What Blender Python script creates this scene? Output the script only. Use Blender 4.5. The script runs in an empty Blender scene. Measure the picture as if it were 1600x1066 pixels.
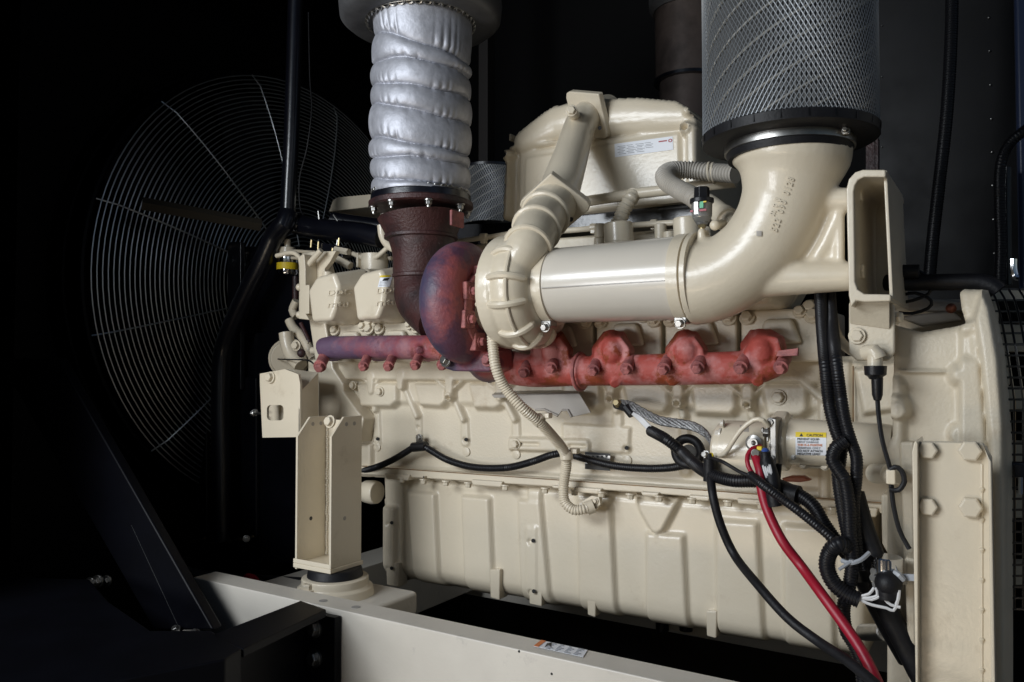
import bpy, bmesh, math, random
import numpy as np
from mathutils import Vector, Matrix
from mathutils.bvhtree import BVHTree
random.seed(5)
R = math.radians
sc = bpy.context.scene
C = sc.collection
# ---------------------------------------------------------------- camera
CAMZ = 1.4
cd = bpy.data.cameras.new('camera'); cam = bpy.data.objects.new('camera', cd); C.objects.link(cam)
cd.sensor_width = 36; cd.lens = 28.0; cd.clip_end = 200; cd.clip_start = .05
cam.location = (0, 0, CAMZ); cam.rotation_euler = (R(91.7), 0, R(32))
sc.camera = cam
F = 28.0 / 36 * 1600
RM = cam.rotation_euler.to_matrix(); CL = Vector((0, 0, CAMZ))
# ---------------------------------------------------------------- light
w = bpy.data.worlds.new('World'); sc.world = w; w.use_nodes = True
nt = w.node_tree; bg = nt.nodes['Background']
sky = nt.nodes.new('ShaderNodeTexSky'); sky.sky_type = 'NISHITA'; sky.sun_disc = False
sky.sun_elevation = R(38); sky.sun_rotation = R(40)
nt.links.new(sky.outputs[0], bg.inputs[0]); bg.inputs[1].default_value = .03
def area(name, loc, target, sx, sy, power, col):
    l = bpy.data.lights.new(name, 'AREA'); l.shape = 'RECTANGLE'; l.size = sx; l.size_y = sy; l.energy = power; l.color = col
    o = bpy.data.objects.new(name, l); C.objects.link(o); o.location = loc
    o.rotation_euler = (Vector(target) - Vector(loc)).to_track_quat('-Z', 'Y').to_euler()
    return o
area('doorway_skylight', (-1.9, -1.2, 2.5), (-1.3, 1.9, 1.2), 1.8, .75, 64, (.90, .95, 1))
area('open_yard_light', (-1.95, -1.3, 1.15), (-1.5, 1.9, .9), 1.1, .55, 25, (.95, .97, 1))
area('sunlit_ground_bounce', (-1.2, -1.4, 0), (-1.0, 1.9, 1.8), 2.0, .5, 17, (1, .80, .56))
sc.view_settings.view_transform = 'Standard'; sc.view_settings.look = 'None'
sc.view_settings.exposure = .17; sc.view_settings.gamma = 1; sc.view_settings.use_curve_mapping = False
# ---------------------------------------------------------------- photo pixel -> real point on a world plane
def ray(px, py):
    return RM @ Vector(((px - 800) / F, -(py - 533) / F, -1))
def W(px, py, Y):
    d = ray(px, py); return CL + d * (Y / d.y)
def WX(px, py, X):
    d = ray(px, py); return CL + d * (X / d.x)
def WZ(px, py, Z):
    d = ray(px, py); return CL + d * ((Z - CAMZ) / d.z)
def PX(p):                                     # metres per photo pixel at point p
    return (RM.inverted() @ (Vector(p) - CL)).z * -1 / F
def pts(l, Y=None):
    return [W(p[0], p[1], Y if len(p) < 3 else p[2]) for p in l]
# ---------------------------------------------------------------- mesh builder
def frame(d):
    d = Vector(d).normalized(); a = Vector((0, 0, 1)) if abs(d.z) < .9 else Vector((1, 0, 0))
    u = a.cross(d).normalized(); return d, u, d.cross(u)
class MB:
    def __init__(s): s.v = []; s.f = []; s.m = []; s.mi = 0
    def add(s, v, f):
        o = len(s.v); s.v += [tuple(x) for x in v]; s.f += [tuple(i + o for i in q) for q in f]; s.m += [s.mi] * len(f); return s
    def box(s, a, b):
        x0, y0, z0 = [min(a[i], b[i]) for i in range(3)]; x1, y1, z1 = [max(a[i], b[i]) for i in range(3)]
        return s.add([(x0,y0,z0),(x1,y0,z0),(x1,y1,z0),(x0,y1,z0),(x0,y0,z1),(x1,y0,z1),(x1,y1,z1),(x0,y1,z1)],
                     [(0,3,2,1),(4,5,6,7),(0,1,5,4),(1,2,6,5),(2,3,7,6),(3,0,4,7)])
    def prism(s, poly, vec):
        n = len(poly); vec = Vector(vec); P = [Vector(p) for p in poly]
        nn = Vector()
        for i in range(n): nn += P[i].cross(P[(i + 1) % n])
        if nn.dot(vec) > 0: P.reverse()
        return s.add(P + [p + vec for p in P], [tuple(range(n)), tuple(range(2 * n - 1, n - 1, -1))] + [(i, i + n, (i + 1) % n + n, (i + 1) % n) for i in range(n)])
    def loft(s, A, B):                         # two matching polygons
        n = len(A); return s.add(list(A) + list(B), [tuple(range(n)), tuple(range(2 * n - 1, n - 1, -1))] + [(i, i + n, (i + 1) % n + n, (i + 1) % n) for i in range(n)])
    def tube(s, path, r, n=16, cap=True, closed=False, flat=1.0):
        P = [Vector(p) for p in path]; m = len(P)
        rr = list(r) if hasattr(r, '__len__') else [r] * m
        T = []
        for i in range(m):
            if closed: t = P[(i + 1) % m] - P[i - 1]
            else: t = P[min(i + 1, m - 1)] - P[max(i - 1, 0)]
            T.append(t.normalized() if t.length > 1e-9 else (T[-1] if T else Vector((0, 0, 1))))
        _, u, _ = frame(T[0]); V = []
        for i in range(m):
            u = (u - T[i] * u.dot(T[i]))
            if u.length < 1e-6: _, u, _ = frame(T[i])
            u.normalize(); b = T[i].cross(u)
            for k in range(n):
                a = 2 * math.pi * k / n; V.append(P[i] + (u * math.cos(a) + b * math.sin(a) * flat) * rr[i])
        Fc = []
        for i in range(m if closed else m - 1):
            j = (i + 1) % m
            for k in range(n): k2 = (k + 1) % n; Fc.append((i*n+k, i*n+k2, j*n+k2, j*n+k))
        if cap and not closed: Fc += [tuple(range(n - 1, -1, -1)), tuple((m - 1) * n + k for k in range(n))]
        return s.add(V, Fc)
    def lathe(s, p, d, prof, n=48):            # prof = [(t, r)...] along d
        p = Vector(p); d, u, v = frame(d); V = []; m = len(prof)
        for t, r in prof:
            for k in range(n):
                a = 2 * math.pi * k / n; V.append(p + d * t + (u * math.cos(a) + v * math.sin(a)) * max(r, 1e-4))
        Fc = [(i*n+k, i*n+(k+1)%n, (i+1)*n+(k+1)%n, (i+1)*n+k) for i in range(m - 1) for k in range(n)]
        Fc += [tuple(range(n - 1, -1, -1)), tuple((m - 1) * n + k for k in range(n))]
        return s.add(V, Fc)
    def cyl(s, a, b, r, n=24):
        a = Vector(a); b = Vector(b); return s.lathe(a, b - a, [(0, r), ((b - a).length, r)], n)
    def bolt(s, p, d, r, h=None, washer=True):
        h = h or r * 1.1; p = Vector(p); d = Vector(d).normalized()
        if washer: s.lathe(p, d, [(-r * .3, r * 1.35), (r * .22, r * 1.35)], 20)
        s.lathe(p, d, [(0, r), (h * .85, r), (h, r * .82)], 6); return s
    def ball(s, p, r, n=12):
        return s.lathe(Vector(p) - Vector((0, 0, r)), (0, 0, 1), [(r - r * math.cos(math.pi * i / n), r * math.sin(math.pi * i / n)) for i in range(n + 1)], 2 * n)
def spline(P, step=.01):
    P = [Vector(p) for p in P]; Q = [P[0] * 2 - P[1]] + P + [P[-1] * 2 - P[-2]]; out = []
    for i in range(1, len(Q) - 2):
        a, b, c, d = Q[i-1:i+3]; k = max(2, int((c - b).length / step))
        for j in range(k):
            t = j / k; out.append(.5 * ((2*b) + (c-a)*t + (2*a-5*b+4*c-d)*t*t + (3*b-a-3*c+d)*t**3))
    out.append(P[-1]); return out
def splr(P, r, step=.01):                      # spline of points and of radii
    Q = spline(P, step)
    L = [0]
    for i in range(1, len(P)): L.append(L[-1] + max(2, int((Vector(P[i]) - Vector(P[i-1])).length / step)))
    return Q, list(np.interp(range(len(Q)), L, r))
def wpos(o):
    v = Vector()
    while o: v += o.location; o = o.parent
    return v
def obj(name, mb, mat, parent=None, bevel=0, smooth=32, seg=2, remesh=0, sm=6, wn=False, label=None):
    if isinstance(mb, MB):
        me = bpy.data.meshes.new(name); me.from_pydata(mb.v, [], mb.f)
    else: me = mb; me.name = name
    n = len(me.vertices); co = np.empty(n * 3); me.vertices.foreach_get('co', co); co = co.reshape(-1, 3)
    c = (co.min(0) + co.max(0)) / 2; co -= c; me.vertices.foreach_set('co', co.ravel())
    for m_ in (mat if isinstance(mat, (list, tuple)) else [mat]): me.materials.append(m_)
    if isinstance(mb, MB) and any(mb.m): me.polygons.foreach_set('material_index', mb.m)
    me.update(); 
    if isinstance(mb, MB): me.validate()
    o = bpy.data.objects.new(name, me); C.objects.link(o)
    if parent: o.parent = parent
    o.location = Vector(c) - (wpos(parent) if parent else Vector())
    me.shade_smooth()
    if not remesh: me.set_sharp_from_angle(angle=R(smooth))
    if remesh:
        m = o.modifiers.new('r', 'REMESH'); m.mode = 'VOXEL'; m.voxel_size = remesh; m.use_smooth_shade = True
        if sm: m = o.modifiers.new('s', 'SMOOTH'); m.factor = .5; m.iterations = sm
    if bevel:
        m = o.modifiers.new('b', 'BEVEL'); m.width = bevel; m.segments = seg; m.limit_method = 'ANGLE'; m.angle_limit = R(35); m.harden_normals = True
    if label: o['label'] = label
    return o
def thing(name, label, cat, loc, group=None):
    o = bpy.data.objects.new(name, None); C.objects.link(o); o.location = loc; o.empty_display_size = .05
    o['label'] = label; o['category'] = cat
    if group: o['group'] = group
    return o
def tag(o, label, cat, group=None):
    o['label'] = label; o['category'] = cat
    if group: o['group'] = group
    return o
def struct(o): o['kind'] = 'structure'; return o
def bolts(parent, mat, lst, name='bolt'):      # [(point, dir, r)]
    for b in lst:
        m = MB(); m.bolt(*b); obj(name, m, mat, parent, bevel=.0008, seg=1)
# ---------------------------------------------------------------- relief castings: a real height field on a plane y = Y0
def sdpoly(X, Z, P):
    P = [(p[0], p[-1]) for p in P]; n = len(P); d = np.full(X.shape, 1e9); ins = np.zeros(X.shape, bool)
    for i in range(n):
        ax, az = P[i]; bx, bz = P[(i + 1) % n]; ex, ez = bx - ax, bz - az; wx, wz = X - ax, Z - az
        t = np.clip((wx * ex + wz * ez) / (ex * ex + ez * ez + 1e-12), 0, 1)
        d = np.minimum(d, np.hypot(wx - ex * t, wz - ez * t))
        c = ((az <= Z) != (bz <= Z)) & (X < ex * (Z - az) / (bz - az + 1e-12) + ax); ins ^= c
    return np.where(ins, -d, d)
def sdseg(X, Z, a, b, r0, r1=None):
    r1 = r0 if r1 is None else r1
    ex, ez = b[0] - a[0], b[-1] - a[-1]; wx, wz = X - a[0], Z - a[-1]
    t = np.clip((wx * ex + wz * ez) / (ex * ex + ez * ez + 1e-12), 0, 1)
    return np.hypot(wx - ex * t, wz - ez * t), r0 + (r1 - r0) * t
def sstep(x): x = np.clip(x, 0, 1); return x * x * (3 - 2 * x)
def relief(Y0, outline, prims, res=.003, depth=.08, edge=.02, warp=None):
    O = pts(outline, Y0); xs = [p.x for p in O]; zs = [p.z for p in O]
    x = np.arange(min(xs), max(xs) + res, res); z = np.arange(min(zs), max(zs) + res, res)
    X, Z = np.meshgrid(x, z); sd = sdpoly(X, Z, O)
    H = np.zeros(X.shape)
    for p in prims:
        k, h, soft = p[0], p[1], p[2]
        if k == 'poly': g = h * sstep(-sdpoly(X, Z, pts(p[3], Y0)) / soft + .5)
        elif k == 'rpoly': g = h * sstep((p[4] - sdpoly(X, Z, pts(p[3], Y0))) / soft + .5)
        elif k in ('seg', 'rod'):
            q = pts(p[3], Y0); g = np.zeros(X.shape)
            rs = p[4] if hasattr(p[4], '__len__') else [p[4]] * len(q)
            for i in range(len(q) - 1):
                d, r = sdseg(X, Z, q[i], q[i + 1], rs[i], rs[i + 1])
                if k == 'rod': gg = h * np.sqrt(np.clip(1 - (d / r) ** 2, 0, 1))
                else: gg = h * sstep((r - d) / soft + .5)
                g = np.maximum(g, gg) if h > 0 else np.minimum(g, gg)
        elif k == 'disc':
            q = W(p[3][0], p[3][1], Y0); d = np.hypot(X - q.x, Z - q.z); g = h * sstep((p[4] - d) / soft + .5)
        elif k == 'ring':
            q = W(p[3][0], p[3][1], Y0); d = np.abs(np.hypot(X - q.x, Z - q.z) - p[4]); g = h * sstep((p[5] - d) / soft + .5)
        add = h < 0 or (len(p) > 5 and p[5] == 'add') or k == 'ring'
        H = H + g if add else np.maximum(H, g)
    for _ in range(1):
        K = H.copy(); K[1:-1, 1:-1] = (H[1:-1, 1:-1] * 2 + H[:-2, 1:-1] + H[2:, 1:-1] + H[1:-1, :-2] + H[1:-1, 2:]) / 6; H = K
    e = np.clip(1 + sd / edge, 0, 1)           # 0 inside, 1 at rim
    gz, gx = np.gradient(sd, res); gl = np.hypot(gx, gz) + 1e-9; gx, gz = gx / gl, gz / gl
    fr = (sd > -1.25 * res) & (sd <= -.25 * res); bk = sd > -.25 * res
    mv = np.where(fr, sd + .35 * res, np.where(bk, sd, 0)); X = X - mv * gx; Z = Z - mv * gz
    Y = Y0 - H + edge * (1 - np.sqrt(np.clip(1 - e * e, 0, 1))) + depth * bk
    if warp is not None: Y = Y + warp(X, Z)
    ok = sd < res * .9; idx = np.full(X.shape, -1); idx[ok] = np.arange(ok.sum())
    V = np.stack([X[ok], Y[ok], Z[ok]], 1)
    a, b, c, d = idx[:-1, :-1], idx[:-1, 1:], idx[1:, 1:], idx[1:, :-1]
    g = (a >= 0) & (b >= 0) & (c >= 0) & (d >= 0)
    Fc = np.stack([a[g], b[g], c[g], d[g]], 1)
    me = bpy.data.meshes.new('r'); me.from_pydata(V.tolist(), [], Fc.tolist()); return me
# ---------------------------------------------------------------- text / flat artwork wrapped on a surface
def bvh_of(*os):
    V = []; Fc = []; dg = bpy.context.evaluated_depsgraph_get()
    bpy.context.view_layer.update()
    for o in os:
        e = o.evaluated_get(dg); me = e.to_mesh(); k = len(V); M = o.matrix_world
        V += [M @ v.co for v in me.vertices]; Fc += [tuple(i + k for i in p.vertices) for p in me.polygons]; e.to_mesh_clear()
    return BVHTree.FromPolygons(V, Fc)
def text_mesh(s, size=1, ext=0, align='LEFT', res=2, bold=0):
    c = bpy.data.curves.new('t', 'FONT'); c.body = s; c.size = size; c.extrude = ext; c.align_x = align; c.resolution_u = res; c.offset = bold
    o = bpy.data.objects.new('t', c); C.objects.link(o); bpy.context.view_layer.update()
    me = bpy.data.meshes.new_from_object(o.evaluated_get(bpy.context.evaluated_depsgraph_get()))
    bpy.data.objects.remove(o); return me
def onto(me, p0, ux, uy, bvh, off=.0008, ext=0):    # mesh in (u,v,w) -> photo pixels p0+u*ux+v*uy, dropped on the surface below
    for v in me.vertices:
        u, t, z = v.co
        q = (p0[0] + u * ux[0] + t * uy[0], p0[1] + u * ux[1] + t * uy[1])
        d = ray(*q).normalized(); h = bvh.ray_cast(CL, d)
        if h[0] is None: v.co = CL + d * 1.7; continue
        n = h[1] if h[1].dot(d) < 0 else -h[1]
        v.co = h[0] - d * off + n * (ext if z > 0 else 0)
    me.update(); return me
def patch(w_, h_, nx=6, ny=4):
    me = bpy.data.meshes.new('patch'); V = [(w_ * i / nx, h_ * j / ny, 0) for j in range(ny + 1) for i in range(nx + 1)]
    me.from_pydata(V, [], [(j*(nx+1)+i, j*(nx+1)+i+1, (j+1)*(nx+1)+i+1, (j+1)*(nx+1)+i) for j in range(ny) for i in range(nx)]); return me
# ---------------------------------------------------------------- materials
def mat(name, col, rough=.5, metal=0, coat=0, var=.0, vscale=6, bump=0, bscale=60, col2=None, mix=(.4, .6), rvar=0, spec=.5, trans=0, detail=4, col3=None, mix3=(.55, .7), s3=25, bdist=.002, alpha=1, grad=None):
    m = bpy.data.materials.new(name); m.use_nodes = True; t = m.node_tree; N = t.nodes; L = t.links
    b = N['Principled BSDF']; b.inputs['Roughness'].default_value = rough; b.inputs['Metallic'].default_value = metal
    b.inputs['Coat Weight'].default_value = coat; b.inputs['Coat Roughness'].default_value = .15
    b.inputs['Specular IOR Level'].default_value = spec; b.inputs['Transmission Weight'].default_value = trans
    b.inputs['Base Color'].default_value = (*col, 1)
    geo = N.new('ShaderNodeNewGeometry')
    def noise(s, d=detail, ro=.6):
        n = N.new('ShaderNodeTexNoise'); n.inputs['Scale'].default_value = s; n.inputs['Detail'].default_value = d; n.inputs['Roughness'].default_value = ro
        L.new(geo.outputs['Position'], n.inputs['Vector']); return n
    def ramp(n, a, b_, ca, cb):
        r = N.new('ShaderNodeValToRGB'); r.color_ramp.elements[0].position = a; r.color_ramp.elements[1].position = b_
        r.color_ramp.elements[0].color = (*ca, 1); r.color_ramp.elements[1].color = (*cb, 1); L.new(n.outputs['Fac'], r.inputs[0]); return r
    if col2 or var:
        c2 = col2 or tuple(c * (1 - var) for c in col)
        r = ramp(noise(vscale), mix[0], mix[1], col, c2); out = r.outputs[0]
        if col3:
            f = ramp(noise(s3, 6, .7), mix3[0], mix3[1], (0, 0, 0), (1, 1, 1)); mx = N.new('ShaderNodeMixRGB'); mx.inputs[2].default_value = (*col3, 1)
            L.new(f.outputs[0], mx.inputs[0]); L.new(out, mx.inputs[1]); out = mx.outputs[0]
        if grad:                                   # a heat stain that lies along the part (world X), broken up by noise
            gc_, x0_, x1_, am = grad; sx = N.new('ShaderNodeSeparateXYZ'); L.new(geo.outputs['Position'], sx.inputs[0])
            nn = noise(14, 5, .7); ma = N.new('ShaderNodeMath'); ma.operation = 'MULTIPLY_ADD'; ma.inputs[1].default_value = am; L.new(nn.outputs['Fac'], ma.inputs[0]); L.new(sx.outputs[0], ma.inputs[2])
            mr2 = N.new('ShaderNodeMapRange'); L.new(ma.outputs[0], mr2.inputs[0]); mr2.inputs[1].default_value = x0_ + am / 2; mr2.inputs[2].default_value = x1_ + am / 2; mr2.inputs[3].default_value = .92; mr2.inputs[4].default_value = 0
            mg = N.new('ShaderNodeMixRGB'); mg.inputs[2].default_value = (*gc_, 1); L.new(mr2.outputs[0], mg.inputs[0]); L.new(out, mg.inputs[1]); out = mg.outputs[0]
        L.new(out, b.inputs['Base Color'])
    if rvar:
        mr = N.new('ShaderNodeMapRange'); L.new(noise(vscale * 3).outputs['Fac'], mr.inputs[0]); mr.inputs[1].default_value = .3; mr.inputs[2].default_value = .7
        mr.inputs[3].default_value = rough - rvar; mr.inputs[4].default_value = rough + rvar; L.new(mr.outputs[0], b.inputs['Roughness'])
    if bump:
        bp = N.new('ShaderNodeBump'); bp.inputs['Strength'].default_value = bump; bp.inputs['Distance'].default_value = bdist
        L.new(noise(bscale, 3).outputs['Fac'], bp.inputs['Height']); L.new(bp.outputs[0], b.inputs['Normal']); L.new(bp.outputs[0], b.inputs['Coat Normal'])
    return m
BEIGE = mat('beige_enamel', (.67, .595, .465), .34, coat=.35, col2=(.64, .565, .435), vscale=3, bump=.22, bscale=90, rvar=.06, col3=(.46, .38, .27), mix3=(.60, .84), s3=8)
CAST = mat('beige_painted_casting', (.655, .58, .45), .44, coat=.15, col2=(.62, .55, .425), vscale=5, bump=.4, bscale=170, rvar=.08, col3=(.38, .28, .17), mix3=(.60, .86), s3=8)
TUBEM = mat('beige_glossy_tube', (.63, .585, .51), .27, coat=.5, col2=(.6, .555, .48), vscale=3, bump=.1, bscale=25)
RAILM = mat('pale_frame_enamel', (.58, .545, .48), .42, coat=.1, var=.08, vscale=4, col3=(.36, .34, .31), mix3=(.62, .8), s3=14, bump=.15, bscale=120, rvar=.05)
GREYB = mat('grey_beige_sheet', (.36, .33, .29), .4, var=.1)
HOSEG = mat('grey_beige_conduit', (.42, .39, .34), .5, var=.08, vscale=20)
PINK = mat('heat_faded_red_coating', (.36, .062, .048), .60, col2=(.46, .18, .17), mix=(.47, .60), vscale=13, bump=.8, bscale=110, rvar=.1, col3=(.24, .045, .014), mix3=(.52, .58), s3=12, grad=((.085, .06, .115), -1.66, -1.20, .75))
PINKB = mat('red_coated_fitting', (.42, .14, .13), .6, col2=(.24, .08, .08), vscale=40, bump=.8, bscale=200)
PURPLE = mat('purple_heat_stained_iron', (.34, .085, .08), .5, col2=(.12, .045, .07), mix=(.46, .6), vscale=13, bump=.7, bscale=120, rvar=.08, grad=((.045, .042, .085), -1.165, -1.095, .12))
RUST = mat('dark_rusted_iron', (.020, .010, .011), .5, col2=(.05, .016, .015), vscale=9, bump=1, bscale=130, rvar=.1, col3=(.30, .27, .27), mix3=(.70, .76), s3=70)
SILVER = mat('silver_insulation_cloth', (.50, .51, .56), .54, metal=.5, var=.15, vscale=40, bump=.35, bscale=26, bdist=.007)
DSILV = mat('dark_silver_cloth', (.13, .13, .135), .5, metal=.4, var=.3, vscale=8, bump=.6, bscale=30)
STEEL = mat('bright_steel', (.40, .39, .37), .34, metal=1, var=.2, vscale=40)
CHROME = mat('chrome', (.75, .76, .78), .08, metal=1)
BLACKP = mat('black_plastic', (.008, .008, .010), .38, bump=.2, bscale=200, spec=.35)
RUBBER = mat('black_rubber', (.009, .009, .011), .5, var=.3, vscale=30, bump=.3, bscale=200, spec=.3)
BLACKM = mat('black_painted_steel', (.0045, .005, .009), .3, var=.3, vscale=8, bump=.15, bscale=60, spec=.5, coat=.4)
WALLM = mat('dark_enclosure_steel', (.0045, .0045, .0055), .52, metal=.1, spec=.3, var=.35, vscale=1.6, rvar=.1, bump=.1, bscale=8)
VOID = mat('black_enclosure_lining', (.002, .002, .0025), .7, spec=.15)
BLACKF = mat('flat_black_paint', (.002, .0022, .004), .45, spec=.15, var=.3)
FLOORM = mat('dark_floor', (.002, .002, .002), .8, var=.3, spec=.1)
GROUND = mat('concrete_ground', (.34, .33, .31), .8, var=.15, vscale=2)
PLEAT = mat('filter_paper', (.11, .112, .112), .8, var=.2, vscale=14)
WIREM = mat('zinc_wire_mesh', (.30, .32, .34), .5, metal=.5)
GUARDM = mat('guard_wire', (.62, .66, .68), .32, metal=.8)
BRAID = mat('tinned_braid', (.36, .36, .36), .4, metal=.8, var=.6, vscale=220, bump=1, bscale=300)
REDC = mat('red_cable', (.30, .006, .022), .42)
WHITEW = mat('white_wire', (.6, .6, .6), .45)
YELL = mat('yellow_paper', (.75, .55, .02), .5)
WHITEL = mat('white_label', (.72, .74, .78), .4)
ORANGE = mat('orange_label', (.6, .16, .03), .5)
INK = mat('black_ink', (.02, .02, .02), .5)
REDINK = mat('red_ink', (.35, .03, .04), .5)
GREYINK = mat('grey_ink', (.25, .26, .28), .5)
GREEN = mat('green_ink', (.02, .35, .15), .4)
GLASS = mat('clear_plastic', (.8, .82, .82), .05, trans=.9)
BRASS = mat('brass', (.45, .36, .2), .35, metal=.9)
TIE = mat('grey_nylon', (.35, .37, .4), .4)
# ================================================================ the place: dark steel enclosure
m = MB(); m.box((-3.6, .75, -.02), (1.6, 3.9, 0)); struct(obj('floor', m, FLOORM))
m = MB(); m.box((-12, -12, -.15), (12, .745, -.03)); struct(obj('ground', m, GROUND))
def wall(name, a, b, mt, label): 
    m = MB(); m.box(a, b); return tag(obj(name, m, mt, bevel=.002), label, 'wall')
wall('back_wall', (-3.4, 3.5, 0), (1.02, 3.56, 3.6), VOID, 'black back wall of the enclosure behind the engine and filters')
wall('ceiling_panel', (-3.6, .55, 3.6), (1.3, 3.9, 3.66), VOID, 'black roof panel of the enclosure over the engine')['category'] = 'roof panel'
wall('left_light_blocker', (-4.2, .74, 0), (-2.05, .80, 3.6), BLACKM, 'added unseen black panel on the left that blocks light from the far-left parts')  # unseen panel, added to shade the brackets and rail at far left
wall('low_light_blocker', (-2.6, .76, 0), (-1.63, .80, .74), BLACKM, 'added unseen low black panel that shades the left end of the rail')  # unseen low panel, added to keep light off the rail's left end
wall('right_light_blocker', (.16, -.95, 0), (.2, .70, 3.6), BLACKM, 'added unseen black panel on the right meant to block light from the mounting plate')  # unseen leaf, added to darken the mounting plate at right
# left wall of folded panels
lw = thing('side_wall', 'black folded steel side wall left of the round fan guard', 'wall', (-3.3, 2, 0))
m = MB(); m.box((-3.4, -.6, 0), (-3.3, 3.5, 3.6)); obj('wall_panel', m, BLACKM, lw)
for px in (12, 87):
    p = WX(px, 570, -3.28); m = MB(); m.box((-3.3, p.y - .012, 0), (-3.272, p.y + .012, 3.6)); obj('seam_strip', m, BLACKM, lw, bevel=.006)
# right part of the back: steel sheet nearer to the engine
rw = thing('sheet_wall', 'dark blue-grey steel sheet wall with rivets behind the conduit at right', 'wall', (.2, 2.9, 0))
m = MB(); a = W(1372, 300, 2.9); m.box((a.x, 2.9, 0), (1.1, 2.95, 3.6)); obj('wall_panel', m, WALLM, rw)
for i, y in enumerate((28, 80, 133, 186, 238, 290, 343, 396)):
    m = MB(); m.ball(W(1545 + i * 1.2, y, 2.897), .004, 5); obj('rivet', m, STEEL, rw)
for y in (40, 120, 230, 330, 380):
    m = MB(); m.ball(W(1378, y, 2.897), .003, 5); obj('rivet', m, STEEL, rw)
m = MB(); a = W(1590, 300, 2.7); m.box((a.x, 2.65, 0), (a.x + .1, 2.8, 3.6))
tag(obj('door_post', m, mat('blue_black_paint', (.03, .045, .10), .35), bevel=.012), 'dark blue post standing at the right edge of the opening', 'post')
# dark frames in the upper background
m = MB(); p = W(757, 100, 2.9); m.box((p.x - .02, 2.88, .9), (p.x + .03, 2.94, 3.6)); tag(obj('roof_support', m, mat('brown_black_primer', (.006, .004, .0035), .7), bevel=.004), 'dark brown upright strut behind the silver wrapped hose', 'strut')
m = MB(); m.prism(pts([(1366, 215), (1372, 215), (1372, 300), (1366, 300)], 2.3), (0, .03, 0)); m.prism(pts([(1353, 212), (1368, 212), (1368, 290), (1353, 290)], 2.3), (0, .03, 0)); tag(obj('filter_bracket_post', m, RUST), 'short dark rusty strut behind the large mesh filter rim', 'strut')
# ================================================================ fan guard
FX, FY = -2.65, 2.45; hub = WX(460, 455, FX); FZ = hub.z; FY = hub.y
fg = thing('fan_guard', 'large round wire fan guard of concentric rings in front of the radiator', 'fan guard', (FX, FY, FZ - .92))
def ringpath(r, dx=0, n=96): return [(FX + dx, FY + r * math.cos(2*math.pi*k/n), FZ + r * math.sin(2*math.pi*k/n)) for k in range(n)]
m = MB(); NR = 44
for i in range(NR):
    r = .16 + (.91 - .16) * i / (NR - 1); dx = .07 * (1 - ((r - .16) / .75) ** 3) * 1.0
    m.tube(ringpath(r, dx), .0027, 5, closed=True)
obj('guard_rings', m, GUARDM, fg, label='concentric rings of fine silvery wire')
for k in range(12):
    a = R(90 + 16 + 30 * k); P = []
    for i in range(13):
        r = .14 + (.93 - .14) * i / 12; dx = .075 * (1 - max(0, (r - .16) / .75) ** 3)
        P.append((FX + dx + .003, FY - r * math.cos(a) * 1.0, FZ + r * math.sin(a)))
    P[-1] = (FX - .03, P[-1][1], P[-1][2])
    m = MB(); m.tube(P, .0032, 6); obj('spoke', m, GUARDM, fg)
m = MB(); m.tube(ringpath(.925, -.03), .012, 8, closed=True); obj('outer_rim', m, BLACKF, fg)
rd = thing('radiator', 'black radiator with dark shroud ring behind the fan guard', 'radiator', (-3.0, FY, .3))
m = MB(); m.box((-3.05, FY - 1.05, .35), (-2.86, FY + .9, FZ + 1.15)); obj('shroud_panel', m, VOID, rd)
m = MB()
n = 64; V = []; 
m.lathe((-2.86, FY, FZ), (1, 0, 0), [(0, .95), (.10, .95), (.10, .94), (.0, .94)], 80); obj('shroud_ring', m, BLACKF, rd)
for k in range(8):
    a = 2 * math.pi * k / 8 + .2; c, s = math.cos(a), math.sin(a)
    A = [Vector((-2.84, FY + .12*c - .05*s, FZ + .12*s + .05*c)), Vector((-2.80, FY + .12*c + .05*s, FZ + .12*s - .05*c)), Vector((-2.77, FY + .86*c + .12*s, FZ + .86*s - .12*c)), Vector((-2.84, FY + .86*c - .12*s, FZ + .86*s + .12*c))]
    m = MB(); m.prism(A, (.008, 0, 0)); obj('fan_blade', m, BLACKF, rd)
m = MB(); m.lathe((-2.85, FY, FZ), (1, 0, 0), [(0, .14), (.12, .14), (.14, .10)], 32); obj('fan_hub', m, BLACKF, rd)
# brown bar across the guard and dark perforated guard beside the belt
m = MB(); a = WX(222, 318, -2.5); b = WX(408, 352, -2.3); m.tube([a, b], .022, 4); tag(obj('cross_bar', m, mat('brown_grey_bar', (.05, .042, .03), .6)), 'brown-grey bar crossing the upper half of the fan guard', 'bar')
bgd = thing('belt_guard', 'tall black perforated sheet guard hiding the right side of the fan', 'guard', (-2.2, 2.3, 0))
for (x0, x1, y0, y1, Y) in ((355, 376, 378, 610, 2.0), (306, 322, 570, 835, 1.97), (322, 400, 590, 840, 2.02), (372, 505, 520, 880, 2.04), (376, 505, 385, 620, 2.06)):
    m = MB(); m.prism(pts([(x0, y0), (x1, y0), (x1, y1), (x0, y1)], Y), (0, .02, 0)); obj('guard_sheet', m, BLACKM, bgd, bevel=.004)
m = MB()
for k in range(26):
    for x in (326, 331): m.box(W(x, 618 + k * 6, 2.018), W(x + 2.5, 621 + k * 6, 2.022))
    for x in (402, 408): m.box(W(x, 640 + k * 5, 2.038), W(x + 2.5, 643 + k * 5, 2.042))
    if k < 22:
        for x in (401, 407, 414): m.box(W(x, 405 + k * 9, 2.058), W(x + 2.5, 408 + k * 9, 2.062))
obj('perforation', m, WALLM, bgd)
for (x, y) in ((312, 845), (345, 848), (368, 846), (388, 842)):
    m = MB(); m.cyl(W(x - 14, y + 2, 1.98), W(x + 8, y - 4, 1.98), .004, 8); obj('stud_end', m, BRASS, bgd)
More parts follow.
